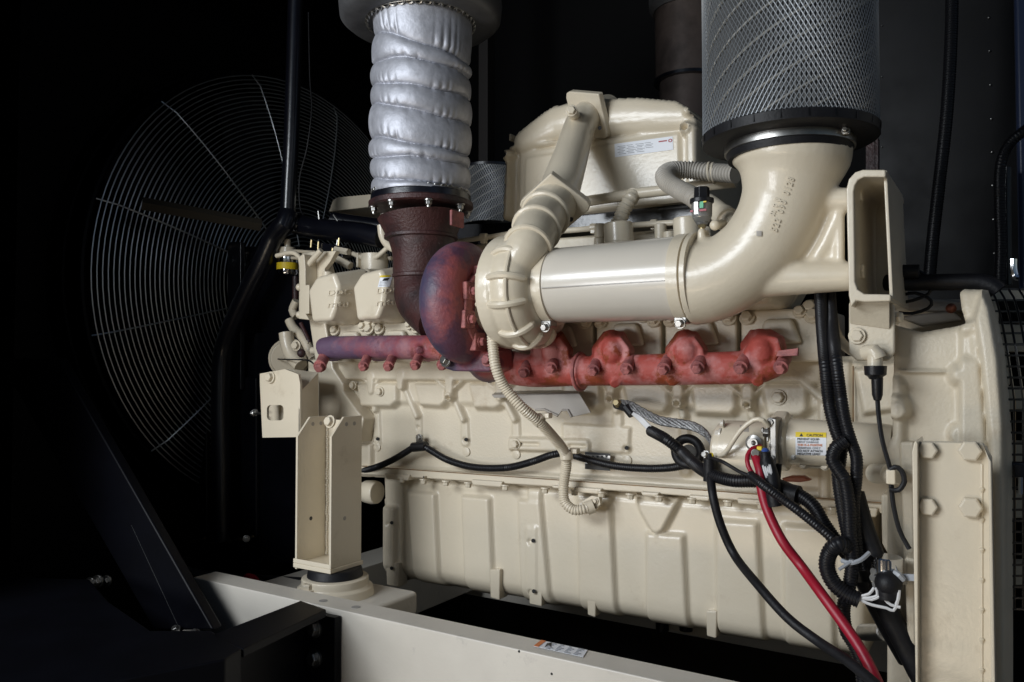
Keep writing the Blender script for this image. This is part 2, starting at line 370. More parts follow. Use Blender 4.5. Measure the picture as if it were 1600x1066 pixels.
bolts(bgd, STEEL, [(WX(398, 645, -1.95), (1, -1, 0), .008), (WX(385, 842, -2.0), (1, -1, 0), .008)])
m = MB(); m.tube(spline(pts([(240, 870, 1.75), (300, 893), (335, 903), (380, 905), (425, 915)], 1.75), .02), .011, 10); m.tube(spline(pts([(300, 890, 1.8), (350, 897), (470, 905)], 1.8), .02), .006, 8)
tag(obj('battery_cable', m, RUBBER), 'black cable lying low beside the engine stand at left', 'cable')
m = MB(); m.lathe(W(383, 902, 1.74), (1, 0, -.1), [(0, .009), (.01, .016), (.04, .017), (.06, .009)], 12); tag(obj('terminal_cap', m, REDC), 'small red terminal cap on the cable left of the engine stand', 'cap')
# ================================================================ black pipework
pf = thing('black_pipe_frame', 'black coolant pipe rising at left with a branch bending down in front of the fan', 'pipe', W(345, 850, 1.85))
up = pts([(466, -60, 1.95), (462, 0), (459, 100), (455, 220), (451, 300), (449, 345)], 1.95)
m = MB(); m.tube(spline(up, .03), .027, 20); obj('upright_pipe', m, BLACKM, pf)
lo = pts([(450, 335, 1.95), (444, 352), (430, 366), (410, 410), (385, 460), (360, 515), (348, 555), (345, 620), (345, 700), (345, 845)], 1.93)
m = MB(); m.tube(spline(lo, .02), .035, 24); obj('bent_pipe', m, BLACKM, pf)
br = pts([(447, 345, 1.96), (470, 352), (500, 358), (560, 364), (598, 372)], 2.0)
m = MB(); m.tube(spline(br, .02), .037, 24); m.tube(pts([(520, 345, 2.04), (600, 356, 2.1)]), .03, 20); obj('branch_pipe', m, BLACKM, pf)
m = MB(); m.tube([W(x, y, 1.985) for x, y in ((521, 336), (528, 346), (530, 362), (526, 386))], .004, 8); m.tube([W(x, y, 1.985) for x, y in ((497, 330), (499, 345))], .003, 6); obj('pipe_clamp', m, STEEL, pf)
m = MB(); m.prism(pts([(497, 378), (535, 385), (535, 404), (520, 400), (500, 390)], 1.93), (0, .05, 0)); obj('clamp_bracket', m, BLACKM, pf, bevel=.003)
for x, y in ((487, 375), (498, 378), (520, 388), (530, 372)):
    m = MB(); m.cyl(W(x, y, 1.925), W(x - 1, y + 12, 1.925), .004, 8); obj('stud', m, BRASS, pf)
m = MB(); m.tube(spline(pts([(482, 20, 2.1), (484, 120), (487, 170), (480, 230), (468, 280), (470, 330), (484, 345)], 2.1), .03), .003, 6)
tag(obj('thin_cable', m, RUBBER), 'thin black cable hanging beside the upright black pipe', 'cable')
# ================================================================ base frame
RZ = CAMZ - .56; RY = 1.35
bf = thing('base_frame', 'pale beige steel skid rail running under the engine along the front', 'frame', (-1.2, RY, RZ - .5))
m = MB(); x0 = -3.0; x1 = .6; xl = WZ(290, 905, RZ).x
m.prism([(xl, RY, RZ), (xl, RY + .072, RZ), (xl, RY + .072, RZ - .012), (xl, RY + .012, RZ - .012), (xl, RY + .012, RZ - .6), (xl, RY, RZ - .6)], (x1 - xl, 0, 0))
obj('channel_rail', m, RAILM, bf, bevel=.003)
x0 = -2.1; m = MB(); m.prism([(x0, 2.75, RZ), (x0, 2.84, RZ), (x0, 2.84, RZ - .4), (x0, 2.75, RZ - .4)], (x1 - x0, 0, 0)); obj('far_rail', m, RAILM, bf, bevel=.003)
a = W(440, 905, 1.6)
m = MB(); m.box((-2.0, RY + .087, RZ - .35), (-1.85, 2.74, RZ - .12)); obj('cross_member', m, RAILM, bf, bevel=.004)
m = MB(); p = W(470, 930, 1.44); q = W(590, 905, 1.6); m.box((p.x - .03, RY + .088, RZ - .12), (q.x + .04, 1.72, RZ - .055)); obj('mount_block', m, RAILM, bf, bevel=.012)
for x, y in ((505, 939), (556, 949)): 
    p = WZ(x, y, RZ); m = MB(); m.lathe(p, (0, 0, 1), [(-.001, .010), (.0008, .0105)], 20); obj('dark_hole_disc', m, mat('hole_dark', (.28, .27, .25), .7) if x < 510 else bpy.data.materials['hole_dark'], bf)
for x, y in ((811, 1018), (862, 1053)): 
    m = MB(); m.ball(W(x, y, RY), .0025, 5); obj('drill_mark', m, INK, bf)
fb = bvh_of(bf.children[0])
# warning decal on the rail flange
def decal(parent, name, corners, mt, Z=None, off=.0006):
    m = MB(); m.prism(corners, Vector((0, 0, off)) if Z is not None else Vector((0, -off, 0))); return obj(name, m, mt, parent)
lab = thing('warning_decal', 'long white decal with an orange end stuck on the rail top', 'decal', WZ(875, 1012, RZ))
def Q(a): return [WZ(x, y, RZ + .0015) for x, y in a]
decal(lab, 'paper', Q([(846, 1001), (918, 1016), (911, 1027), (834, 1010)]), WHITEL, 1)
decal(lab, 'orange_end', [p + Vector((0,0,.0009)) for p in Q([(846, 1001), (853, 1002.5), (841, 1011.7), (834, 1010)])], ORANGE, 1)
for i in range(4):
    for j in range(5):
        t = j / 5; s = .22 + i * .2; f = lambda s_, t_: (846 + 72 * s_ - 9.5 * t_, 1001 + 15 * s_ + 10 * t_)
        c = [f(s, t + .1), f(s + .13 - .04 * ((i + j) % 3), t + .1), f(s + .13 - .04 * ((i + j) % 3), t + .19), f(s, t + .19)]
        decal(lab, 'printed_line', [p + Vector((0, 0, .0009)) for p in Q(c)], GREYINK, 1)
c = [(855, 1006), (862, 1005), (861, 1012), (857, 1009), (851, 1012)]; decal(lab, 'figure', [p + Vector((0, 0, .0009)) for p in Q(c)], INK, 1)
# black front bracket bolted to the rail + diagonal brace
bb = thing('black_support_bracket', 'black steel beam and bolted plate fixed to the pale rail at lower left', 'bracket', W(430, 1060, 1.3))
m = MB(); m.prism(pts([(475, 951), (533, 962), (533, 1120), (475, 1120)], RY - .003), (0, -.02, 0)); obj('bolted_plate', m, BLACKF, bb, bevel=.002)
m = MB(); T = [WZ(x, y, RZ + .02) for x, y in ((472, 938), (509, 950), (385, 1013), (345, 985))]
zt = RZ + .012
T = [WZ(470, 938, zt), WZ(510, 952, zt), WZ(380, 1014, zt), WZ(330, 992, zt)]
m.loft([p + Vector((0, 0, -.018)) for p in T], T); obj('top_flange', m, BLACKF, bb, bevel=.003)
m = MB(); T2 = [WZ(474, 951, zt - .02), WZ(480, 953, zt - .02), WZ(360, 1012, zt - .02), WZ(345, 1008, zt - .02)]
m.loft([p + Vector((0, 0, -.4)) for p in T2], T2); obj('web_plate', m, BLACKF, bb)
T3 = [WZ(330, 985, zt), WZ(378, 1014, zt), WZ(352, 1030, zt), WZ(0, 1100, zt), WZ(-300, 1000, zt), WZ(-60, 900, zt), WZ(140, 905, zt), WZ(170, 940, zt), WZ(235, 985, zt)]
m = MB(); m.loft([p + Vector((0, 0, -.5)) for p in T3], T3); obj('front_beam', m, BLACKF, bb, bevel=.004)
bolts(bb, STEEL, [(W(492, 982, RY - .024), (-.1, -1, 0), .016, .014), (W(492, 1028, RY - .024), (-.1, -1, 0), .016, .014)])
db = thing('diagonal_brace', 'black square tube brace leaning left from the lower bracket', 'brace', W(285, 985, 1.33))
m = MB(); a0 = pts([(232, 985), (335, 985), (182, 640), (118, 600)], 1.42)
m.prism(pts([(240, 985), (333, 985), (215, 778), (90, 560), (-5, 560), (122, 778)], 1.25), (0, .03, 0)); obj('brace_tube', m, BLACKF, db, bevel=.006)
m = MB(); m.prism(pts([(272, 980), (279, 980), (205, 820), (199, 820)], 1.248), (0, .004, 0)); obj('weld_seam', m, BLACKF, db, bevel=.002)
bolts(db, STEEL, [(W(275, 984, 1.235), (0, -.6, .8), .009), (W(305, 990, 1.235), (0, -.6, .8), .009), (W(273, 1009, 1.23), (0, -.8, .5), .006)])
bolts(db, STEEL, [(WX(141, 911, -2.2), (.4, -1, 0), .012), (WX(152, 909, -2.2), (.4, -1, 0), .014), (WX(166, 908, -2.2), (.4, -1, 0), .012)])
bolts(lw, STEEL, [(WX(155, 281, -3.0), (1, 0, 0), .014), (WX(152, 597, -3.0), (1, 0, 0), .012)])
# ================================================================ the engine
eng = thing('diesel_engine', 'big beige diesel engine with red exhaust manifold, turbocharger and ribbed oil pan', 'engine', W(900, 960, 1.95))
# ---- cylinder block
BY = 1.86
pr = []
# pockets under the manifold
for q in ([(566,600),(628,600),(628,626),(618,634),(572,634)], [(655,600),(704,600),(704,626),(696,634),(664,632)], [(740,600),(790,600),(790,632),(780,637),(748,636)],
          [(884,598),(944,598),(944,632),(936,641),(892,641)], [(978,598),(1050,598),(1050,632),(1042,643),(990,643)], [(1084,600),(1154,600),(1154,636),(1146,646),(1092,644)], [(1194,602),(1264,602),(1264,640),(1254,648),(1204,648)]):
    pr.append(('rpoly', .028, .018, [(x, y) for x, y in q], .004))
pr.append(('poly', .034, .014, [(480,560),(1290,560),(1290,601),(480,594)]))
pr.append(('poly', .012, .02, [(480,590),(1290,595),(1290,640),(480,628)]))
# V ribs, bosses and straps
for (x, y, x2, y2, x3, y3) in ((636,604,655,650,655,690),(712,618,727,655,728,690),(790,620,807,655,808,695),(962,618,966,640,966,660),(1066,629,1070,650,1072,735),(1174,631,1178,650,1180,735),(590,610,590,640,591,690)):
    pr.append(('seg', .036, .007, [(x, y - 22), (x, y)], [.017, .013])); pr.append(('seg', .02, .006, [(x, y), (x2, y2)], [.009, .010])); pr.append(('seg', .007, .004, [(x2, y2), (x3, y3)], [.012, .014]))
    pr.append(('seg', .03, .007, [(x - 34, y - 34), (x, y - 6)], .006)); pr.append(('seg', .03, .007, [(x + 30, y - 34), (x, y - 6)], .006))
for x, y in ((1066,629),(1174,631),(712,620),(962,622)): pr.append(('disc', .042, .004, (x, y), .014)); pr.append(('disc', -.03, .003, (x, y + 1), .005))
# flat pads, adjusting bar, lower ledge
pr += [('poly', .008, .004, [(880,662),(986,668),(984,704),(970,708),(880,704)]), ('poly', .018, .005, [(798,683),(922,686),(925,692),(925,707),(798,703)]),
       ('seg', -.008, .003, [(812,693),(845,694)], .004), ('seg', -.008, .003, [(895,696),(918,697)], .004),
       ('poly', .012, .006, [(480,720),(1420,772),(1420,800),(480,745)]), ('poly', .018, .004, [(560,693),(585,693),(585,750),(560,750)])]
for x, y in ((590,686),(728,687),(979,700),(655,668)): pr.append(('disc', .006, .003, (x, y), .013)); pr.append(('disc', -.03, .002, (x, y), .0055))
for x, y in ((590,697),(729,706),(807,710),(980,719)): pr.append(('ring', -.006, .002, (x, y), .0115, .0022)); pr.append(('disc', .003, .002, (x, y), .008))
# right hand bays
pr += [('seg', .035, .006, [(1225,566),(1290,622)], .010), ('seg', .03, .01, [(1290,560),(1292,790)], .012), ('poly', .02, .01, [(1290,560),(1420,575),(1420,800),(1290,790)]),
       ('poly', .04, .02, [(1335,575),(1415,560),(1420,640),(1350,650)]), ('seg', -.012, .002, [(1333,565),(1335,700)], .002)]
me = relief(BY, [(492,556),(1425,556),(1425,800),(1370,792),(560,744),(556,700),(520,690),(492,690)], pr, .003, depth=.2, edge=.012)
blk = obj('cylinder_block', me, CAST, eng, smooth=60)
m = MB(); m.box((-1.9, BY + .15, CAMZ - .20), (-.1, 2.9, CAMZ + .02)); obj('crankcase_core', m, CAST, eng)
def ep(x, y, Y): return W(x, y, Y)
bolts(blk, CAST, [(ep(806,694,BY-.018),(0,-1,0),.011), (ep(1216,621,BY-.03),(0,-1,0),.013), (ep(594,612,BY-.03),(0,-1,0),.011), (ep(552,602,BY-.03),(0,-1,0),.010)])
m = MB(); m.prism(pts([(914,706),(953,709),(953,736),(914,733)], BY - .020), (0, .004, 0)); npl = obj('name_plate', m, STEEL, blk, label='small black and silver data plate')
m = MB()
for (a, b, c, d) in ((914,706,953,3.5),(914,717,953,2.5),(914,724,953,9)): m.prism(pts([(a,b),(c,b+3),(c,b+3+d),(a,b+d)], BY - .0212), (0, .001, 0))
for k in range(5): m.prism(pts([(918 + k*7, 712), (921 + k*7, 712.2), (921 + k*7, 715), (918 + k*7, 715)], BY - .0212), (0, .001, 0))
obj('plate_print', m, INK, blk)
# ---- heads: boxes with seams behind the manifold
HY = 1.80
def capx(i): return -1.686 + i * .181
for i in range(8):
    xc = capx(i) - .01; m = MB(); w_ = .086
    z0 = W(1200, 552, HY).z; z1 = W(1200, 492, HY).z
    m.box((xc - w_, HY, z0 - .02), (xc + w_, HY + .3, z1 + .012)); h = obj('cylinder_head', m, CAST, eng, bevel=.006)
    m = MB(); m.prism([(xc - .05, HY, z0 + .02), (xc + .05, HY, z0 + .02), (xc + .03, HY, z0 + .075), (xc - .03, HY, z0 + .075)], (0, -.02, 0)); obj('port_boss', m, CAST, h, bevel=.01, seg=3)
    bolts(h, CAST, [((xc + s * .070, HY - .004, z1 - .006), (0, -1, .5), .013) for s in (-1, 1)])
# ---- rocker covers
def cover(i):
    X = capx(i); e = lambda x, y: W(x, y, 1.70)
    c0 = -1.686
    Fp = [(506,452),(519,431),(548,424),(556,446),(551,476),(543,500),(512,502)]
    A = [W(x, y, 1.70) for x, y in Fp]; cx = sum(p.x for p in A) / 7; cz = sum(p.z for p in A) / 7
    A = [Vector((p.x - cx + X - .035, 1.705, p.z)) for p in A]
    sy = [.115, .115, .10, .09, .10, .085, .085]
    B = [Vector((X - .03 + (p.x - X + .035) * 1.42, 1.705 + .12, cz + (p.z - cz) * (1.38 if p.z > cz else 1.12))) for p in A]
    D = [p + Vector((0, .10, .01)) for p in B]
    m = MB(); m.loft(A, B); m.loft([p + Vector((0, -.0005, 0)) for p in B], D)
    return obj('rocker_cover', m, BEIGE, eng, bevel=.012, seg=4, smooth=50), A, B
covs = [cover(i) for i in range(8) if i != 2]
for i, (o, A, B) in enumerate(covs):
    r_ = [(B[0] + Vector((.01, -.01, -.07)), (0, -1, .4), .012), (B[4] + Vector((.02, -.02, -.045)), (0, -1, .4), .013), (B[4] + Vector((.0, -.03, -.055)), (0, -1, .4), .011)]
    bolts(o, CAST, r_)
cb = bvh_of(covs[0][0], covs[1][0])
for k, dx in ((0, 0), (1, 76)):
    for s, (x, y), sz in (('DDC', (512, 461), 14), ('mtu', (511, 480), 17)):
        me = text_mesh(s, 1, .1, bold=.012); onto(me, (x + dx, y - k * 3 + 1), (sz * (1.16 if s == 'DDC' else 1.25), -sz * .07), (sz * .1, -sz * .85), cb, .0004, .0026); obj('raised_lettering', me, BEIGE, covs[k][0])
    me = patch(1, 1, 6, 1); onto(me, (512 + dx, 463.5 - 3 * k), (29, -1), (0, -.9), cb, .0012); obj('raised_line', me, CAST, covs[k][0])
def wrapbox(parent, name, x, y, w_, h_, sl, mt, bv, off=.001, ul=0):
    me = patch(1, 1); onto(me, (x, y), (w_, sl), (ul, -h_), bv, off); return obj(name, me, mt, parent)
cv = covs[1][0]
wrapbox(cv, 'decal_paper', 590, 449, 19, 15, -1, WHITEL, cb, .0012, 4); wrapbox(cv, 'decal_header', 593, 433.5, 16, 3, -.5, YELL, cb, .0014, 1)
wrapbox(cv, 'decal_figure', 597, 439, 9, 4, -1, INK, cb, .0016, 3)
for k in range(4): wrapbox(cv, 'decal_line', 594 - k * .6, 440 + k * 2.2, 12, .7, -.8, GREYINK, cb, .0016, .2)
# ---- exhaust manifold
MY = 1.72
man = obj('exhaust_manifold', (lambda m: (m.tube(*splr(pts([(505,545),(512,544),(560,543),(640,543),(700,545),(760,558),(800,575)], MY), [.030,.034,.034,.034,.034,.036,.04], .02), n=24),
    m.tube(*splr(pts([(770,568,1.72),(830,580),(900,580),(1000,578),(1100,576),(1190,572),(1215,560)], MY), [.045,.040,.036,.036,.036,.036,.03], .02), n=24),
    m.tube(pts([(903,581),(912,581)], MY), .043, 24),
    [m.loft(pts([(x-34,580),(x+34,580),(x+34,545),(x+17,517),(x-15,517),(x-34,543)], MY + .03), pts([(x-31,575),(x+27,574),(x+26,546),(x+12,527),(x-13,527),(x-29,547)], MY - .030)) for x in (862, 958, 1073)],
    m.loft(pts([(1158,578),(1215,575),(1232,550),(1226,525),(1205,513),(1172,514),(1156,535)], MY + .03), pts([(1165,573),(1200,572),(1222,550),(1215,528),(1195,524),(1175,530),(1165,548)], MY - .03)),
    [m.tube(*splr([W(x, 572, MY), W(x, 548, MY - .025), W(x - 3, 528, MY + .02)], [.022, .026, .024], .01), n=16) for x in (958, 1073, 1190, 862)],
    [m.tube(pts([(x, 560, MY + .04), (x, 530, MY + .06)]), .026, 12) for x in (520, 592, 670)],
    [m.cyl(W(x, y, MY - .005), W(x + 1, y + 12, MY - .03), .013, 12) for x, y in ((960,588),(1050,585),(1183,585))],
    m.cyl(W(655, 540, MY - .02), W(655, 548, MY - .045), .011, 12), m)[-1])(MB()), PINK, eng, remesh=.0036, sm=2, label='exhaust manifold in patchy purple and brick red heat coating')
for x, y, s in ((503,566,1.25),(571,566,1),(610,566,1),(652,564,1),(694,564,1),(930,572,1),(982,570,1),(1040,570,1),(1093,568,1),(1160,568,1),(1223,568,1),(864,568,1),(822,575,1)):
    m = MB(); a = W(x + 4, y - 9, MY - .01); b = W(x - 3, y + 6, MY - .055)
    m.cyl(a, b, .0135 * s, 16); m.bolt(b, b - a, .0112 * s, .016 * s); obj('stud_and_nut', m, PINKB, man, bevel=.001)
m = MB(); m.prism(pts([(1212,557),(1216,548),(1247,544),(1246,556)], 1.66), (0, .012, 0)); obj('lifting_tab', m, PINKB, man, bevel=.001)
m = MB(); m.tube(ringp := [W(907, 581, MY) + Vector((0, math.cos(a) * .044, math.sin(a) * .044)) for a in [k * math.pi / 16 for k in range(32)]], .0045, 8, closed=True); obj('joint_ring', m, PINKB, man)
# ---- turbocharger (turbine side iron, bearing housing, compressor)
TC = W(744, 486, 1.62)                          # turbine wheel centre
AX = Vector((1, 0, 0)); PZ = W(850, 449, 1.62)  # intake pipe axis
m = MB(); P = []; rr = []
for k in range(34):
    a = R(150 - k * 9.5); t = k / 33            # volute scroll round the shaft
    rad = .098 + .008 * math.sin(a); P.append(Vector((TC.x - .02 - .012 * t, TC.y - rad * math.cos(a + math.pi) * -1 * .98, TC.z + .012 + rad * math.sin(a) * 1.12)))
    rr.append(.050 + .018 * t if t < .8 else .0644 + .01 * (t - .8))
P = []; rr = []
for k in range(30):
    a = R(20 + k * 9.3); t = k / 29             # from rear top, over the top, down the front, to the foot
    rad = .102 - .01 * t; P.append(Vector((TC.x - .03 + .01 * t, TC.y - .01 + rad * math.cos(a), TC.z + .02 + rad * 1.04 * math.sin(a)))); rr.append(.040 + .017 * math.sin(min(1, t * 1.35) * math.pi / 2))
P += [Vector((TC.x + .005, TC.y + .06, TC.z - .12)), W(760, 572, 1.70)]; rr += [.06, .05]
m.tube(P, rr, 24); m.cyl(TC - AX * .04, TC + AX * .03, .08, 32)
m.prism([p for p in pts([(692,575),(700,555),(770,548),(775,575),(762,582),(705,580)], 1.60)], (0, .09, 0))
turb = obj('turbocharger', m, PURPLE, eng, remesh=.0045, sm=8, label='ring-shaped turbine housing stained purple over red')
fl = TC + AX * .03
m = MB()
for k in range(8):
    a = 2 * math.pi * k / 8 + .3; c = fl + Vector((0, .088 * math.cos(a), .088 * math.sin(a))); m.box(c - Vector((.012, .022, .022)), c + Vector((.012, .022, .022)))
m.lathe(fl - AX * .01, AX, [(0, .098), (.018, .098), (.018, .07), (.0, .07)], 40)
obj('turbine_clamp_ring', m, PINKB, turb, bevel=.004)
bolts(turb, PINKB, [(fl + AX * .012 + Vector((0, .088 * math.cos(a), .088 * math.sin(a))), AX, .011) for a in [2 * math.pi * k / 8 + .3 for k in range(8)]])
bolts(turb, STEEL, [(W(697, 564, 1.585), (-.2, -1, .3), .012)]); bolts(turb, PINKB, [(W(762, 563, 1.585), (0, -1, .2), .012)])
CC = Vector((W(826, 452, 1.62).x, 1.62, W(812, 456, 1.62).z))
m = MB(); m.lathe(fl, AX, [(0, .05), (.03, .045), (.04, .06), (CC.x - fl.x - .06, .075)], 32)
for k in range(9):
    a = 2 * math.pi * k / 9; c = Vector((CC.x - .072, CC.y + .098 * math.cos(a), CC.z + .098 * math.sin(a))); m.cyl(c - AX * .008, c + AX * .03, .008, 10); m.bolt(c - AX * .008, -AX, .006, .008)
m.box(W(757, 500, 1.56), W(772, 512, 1.6)); m.prism(pts([(752,420),(764,420),(764,436),(752,436)], 1.54), (0, .05, 0)); m.prism(pts([(748,462),(766,452),(766,500),(756,500)], 1.545), (0, .05, 0))
obj('bearing_housing', m, BEIGE, turb, bevel=.003)
# compressor scroll + ribs
m = MB(); P = []; rr = []
def scr(a): t = (200 - a) / 330; return t
N_ = 40
for k in range(N_ + 1):
    t = k / N_; a = R(-250 + 345 * t)         # ends near the top, going into the outlet
    rad = .088 + .004 * t; P.append(Vector((CC.x + .004, CC.y - rad * math.cos(a), CC.z + rad * math.sin(a)))); rr.append(.038 + .016 * t)
m.tube(P, rr, 24); 
out = [W(825, 385, 1.56), W(838, 358, 1.62), W(852, 336, 1.70), W(866, 318, 1.76)]
m.tube(*splr([P[-9]] + out, [.045, .050, .054, .056, .060], .01), n=24)
m.lathe((CC.x - .066, CC.y, CC.z), AX, [(0, .110), (.002, .134), (.006, .137), (.036, .137), (.05, .128), (.07, .09), (.10, .09), (.125, .088)], 48)
comp = obj('compressor_housing', m, BEIGE, turb, remesh=.0045, sm=4)
for k in range(-1, 9):
    t = .93 - k * .085; i = int(t * N_); p = P[i]; a = R(-250 + 345 * t); rad = Vector((0, -math.cos(a), math.sin(a)))
    q = []
    for j in range(13):
        b = R(-70 + 150 * j / 12 + 0); q.append(p + (AX * math.sin(b) + rad * math.cos(b)) * (rr[i] + .001))
    m = MB(); m.tube(q, [.002] + [.0085] * 11 + [.002], 8); obj('housing_rib', m, BEIGE, turb)
q = [P[i] + (AX * .35 + Vector((0, -math.cos(R(-250 + 345 * i / N_)), math.sin(R(-250 + 345 * i / N_)))) * .94) * (rr[i]) for i in range(4, N_ - 1)]
m = MB(); m.tube(q, .005, 8); obj('housing_rib', m, BEIGE, turb)
for i in (0, 1, 2):
    c = Vector(out[i]); d = (Vector(out[min(i+1, 3)]) - c).normalized(); _, u, v = frame(d)
    m = MB(); m.tube([c + (u * math.cos(a) + v * math.sin(a)) * (.051 + i * .003) for a in [k * math.pi / 14 for k in range(28)]], .007, 8, closed=True); obj('outlet_ring', m, BEIGE, turb)
# cast V-clamp rim
for x, Yc in ():
    pass
# ---- crossover riser with two diamond flanges
ris = [(866,318,1.76),(874,298,1.82),(884,268,1.88),(893,240,1.94),(901,212,2.00),(910,190,2.05),(925,178,2.11),(950,172,2.2)]
m = MB(); m.tube(*splr(pts(ris), [.056,.054,.051,.048,.046,.045,.046,.046], .015), n=32); rs = obj('crossover_pipe', m, BEIGE, eng, smooth=80)
def flange(c, d, poly, th, name, parent, mt=BEIGE):
    d = Vector(d).normalized(); m = MB(); m.prism([Vector(p) for p in poly], d * th); return obj(name, m, mt, parent, bevel=.004, seg=3)
def plateflange(c, d, ru, rv, ax, th):
    c = Vector(c); d = Vector(d).normalized(); u = (ax - d * ax.dot(d)).normalized(); v = d.cross(u); rot = 0; P_ = []
    for k in range(40):
        a = 2 * math.pi * k / 40; ca, sa_ = abs(math.cos(a)), abs(math.sin(a)); P_.append(max(rv * .97, min(ru, 1 / (ca / (ru * 1.10) + sa_ / (rv * 1.35) + 1e-6))))
    P2 = [c + (u * math.cos(2*math.pi*k/40 + rot) + v * math.sin(2*math.pi*k/40 + rot)) * P_[k] for k in range(40)]
    m = MB(); m.prism(P2, d * th); return m
d0 = W(884, 268, 1.88) - W(852, 336, 1.70)
m = plateflange(W(866, 322, 1.755), d0, .092, .066, W(903, 356, 1.70) - W(842, 300, 1.80), .022); lf = obj('lower_flange', m, BEIGE, rs, bevel=.004, seg=3)
d1 = W(925, 172, 2.14) - W(902, 212, 2.00)
m = plateflange(W(916, 180, 2.08), Vector((.30, .75, .45)), .092, .064, W(940, 214, 2.08) - W(898, 146, 2.08), .022)
obj('upper_flange', m, BEIGE, rs, bevel=.004, seg=3)
m = MB(); m.cyl(W(899, 183, 2.0), W(893, 173, 1.93), .016, 16); m.bolt(W(893, 173, 1.93), W(893,173,1.93) - W(899,183,2.0), .012, .012); obj('flange_bolt', m, BEIGE, rs, bevel=.002)
for x, y, Y in ((937, 200, 2.03), (892, 343, 1.735), (846, 318, 1.70)):
    m = MB(); m.cyl(W(x, y, Y), W(x, y, Y + .01), .006, 12); obj('hole_plug', m, INK, rs)
# ---- intake pipe and elbow
IY = 1.62; zA = W(1000, 446, IY).z
xa = W(846, 449, IY).x; xb = W(1084, 443, IY).x
m = MB(); L_ = xb - xa
m.lathe((xa, IY, PZ.z + .002), (1, 0, 0), [(0, .080), (.004, .084), (L_ * .06, .086), (L_ - .01, .0895)], 72)
ip = obj('intake_pipe', m, TUBEM, eng, smooth=50)
m = MB(); m.box((xa + .05, IY - .0905, PZ.z - .0120), (xb - .03, IY - .083, PZ.z - .0105)); obj('weld_seam', m, GREYB, ip)
for px, r in ((866, .087), (1073, .0915)):
    x = W(px, 445, IY).x
    for s_, w_, dr in ((0, .013, .003), (-.022 if px < 900 else .022, .006, .004)):
        m = MB(); m.lathe((x + s_ - w_, IY, PZ.z), (1, 0, 0), [(0, r), (.001, r + dr), (2 * w_ - .001, r + dr), (2 * w_, r)], 72); obj('band_clamp', m, BEIGE, ip)
    c = Vector((x, IY - .03, PZ.z - .092)); m = MB(); m.box(c + Vector((-.014, -.012, -.004)), c + Vector((.014, .02, .012))); obj('clamp_lug', m, STEEL, ip, bevel=.003)
    bolts(ip, STEEL, [(c + Vector((0, -.012, -.004)), (0, -1, -.15), .009, .012)], 'clamp_bolt')
m = MB(); el = pts([(1080,443),(1112,438),(1150,420),(1184,390),(1211,350),(1226,312),(1233,280),(1236,258),(1236,243)], IY)
m.tube(*splr(el, [.089,.086,.082,.080,.081,.084,.094,.110,.115], .012), n=40)
m.tube(pts([(1245,315),(1275,313),(1332,311)], IY), [.04, .024, .022], 20)
m.tube(pts([(1170,430),(1225,435),(1335,432)], IY), [.05, .035, .027], 24)
m.prism(pts([(1240,330),(1268,332),(1312,318),(1312,430),(1150,440)], IY - .004), (0, .016, 0))
m.tube(pts([(1312,318),(1312,425)], IY), .010, 12); m.tube(pts([(1262,425),(1290,380),(1312,330)], IY + .0), .012, 12)
m.box(W(1088, 385, 1.585), W(1110, 360, 1.625))
elb = obj('intake_elbow', m, BEIGE, eng, remesh=.0045, sm=7)
eb = bvh_of(elb)
def arc_text(s, p0, step, up, size, name='raised_lettering'):
    x, y = p0
    for i, ch in enumerate(s):
        if ch != ' ':
            me = text_mesh(ch, 1, .1, bold=.03); onto(me, (x, y), (step[0][0] * size * .70, step[0][1] * size * .70), (up[0] * size, up[1] * size), eb, .0003, .0022); obj(name, me, BEIGE, elb)
        x += step[1][0] * (1.5 if ch == 'm' else 1); y += step[1][1] * (1.5 if ch == 'm' else 1)
arc_text('522 090 0128', (1213, 363), ((.36, -.93), (2.35, -7.15)), (-.93, -.36), 15)
arc_text('mtu', (1209, 338), ((.36, -.93), (3.3, -8.8)), (-.93, -.36), 16)
me = patch(1, 1, 3, 3); onto(me, (1182, 369), (8, 0), (0, -8), eb, .003); obj('cast_square', me, GREYB, elb)
# U-bracket holding the elbow arms
m = MB(); UX0 = 1322; prof = [(1322,296),(1324,280),(1332,268),(1346,265),(1386,266)]
ut = [(1330,480),(1326,462),(1322,296),(1326,280),(1336,269),(1348,265),(1384,265),(1384,277),(1350,277),(1341,281),(1336,290),(1334,300),(1336,440),(1340,452),(1350,459),(1392,460),(1392,471),(1350,472),(1338,470)]
m.prism(pts(ut, 1.50), (0, .28, 0)); ub = obj('support_bracket', m, BEIGE, eng, bevel=.003, label='folded sheet bracket bolted to the elbow arms')
m = MB(); m.prism(pts([(1380,266),(1386,266),(1396,468),(1390,468)], 1.52), (0, .24, 0)); obj('side_plate', m, BEIGE, ub, bevel=.002)
m = MB(); m.prism(pts([(1330,274),(1384,270),(1392,462),(1334,455)], 1.77), (0, .006, 0)); obj('back_plate', m, BEIGE, ub, bevel=.002)
m = MB(); m.prism(pts([(1326,472),(1392,470),(1398,480),(1398,552),(1388,564),(1338,564),(1326,552)], 1.56), (0, .012, 0)); obj('foot_plate', m, CAST, ub, bevel=.004)
m = MB(); m.loft(pts([(1328,468),(1390,466),(1390,470),(1328,472)], 1.52), pts([(1328,500),(1390,510),(1390,515),(1328,506)], 1.558)); obj('gusset', m, CAST, ub, bevel=.003)
bolts(ub, BEIGE, [(W(1334, 305, 1.57), (1, 0, 0), .014), (W(1337, 425, 1.57), (1, 0, 0), .014), (W(1339, 525, 1.556), (0, -1, 0), .011, .008), (W(1400, 496, 1.58), (1, -.3, 0), .010)])
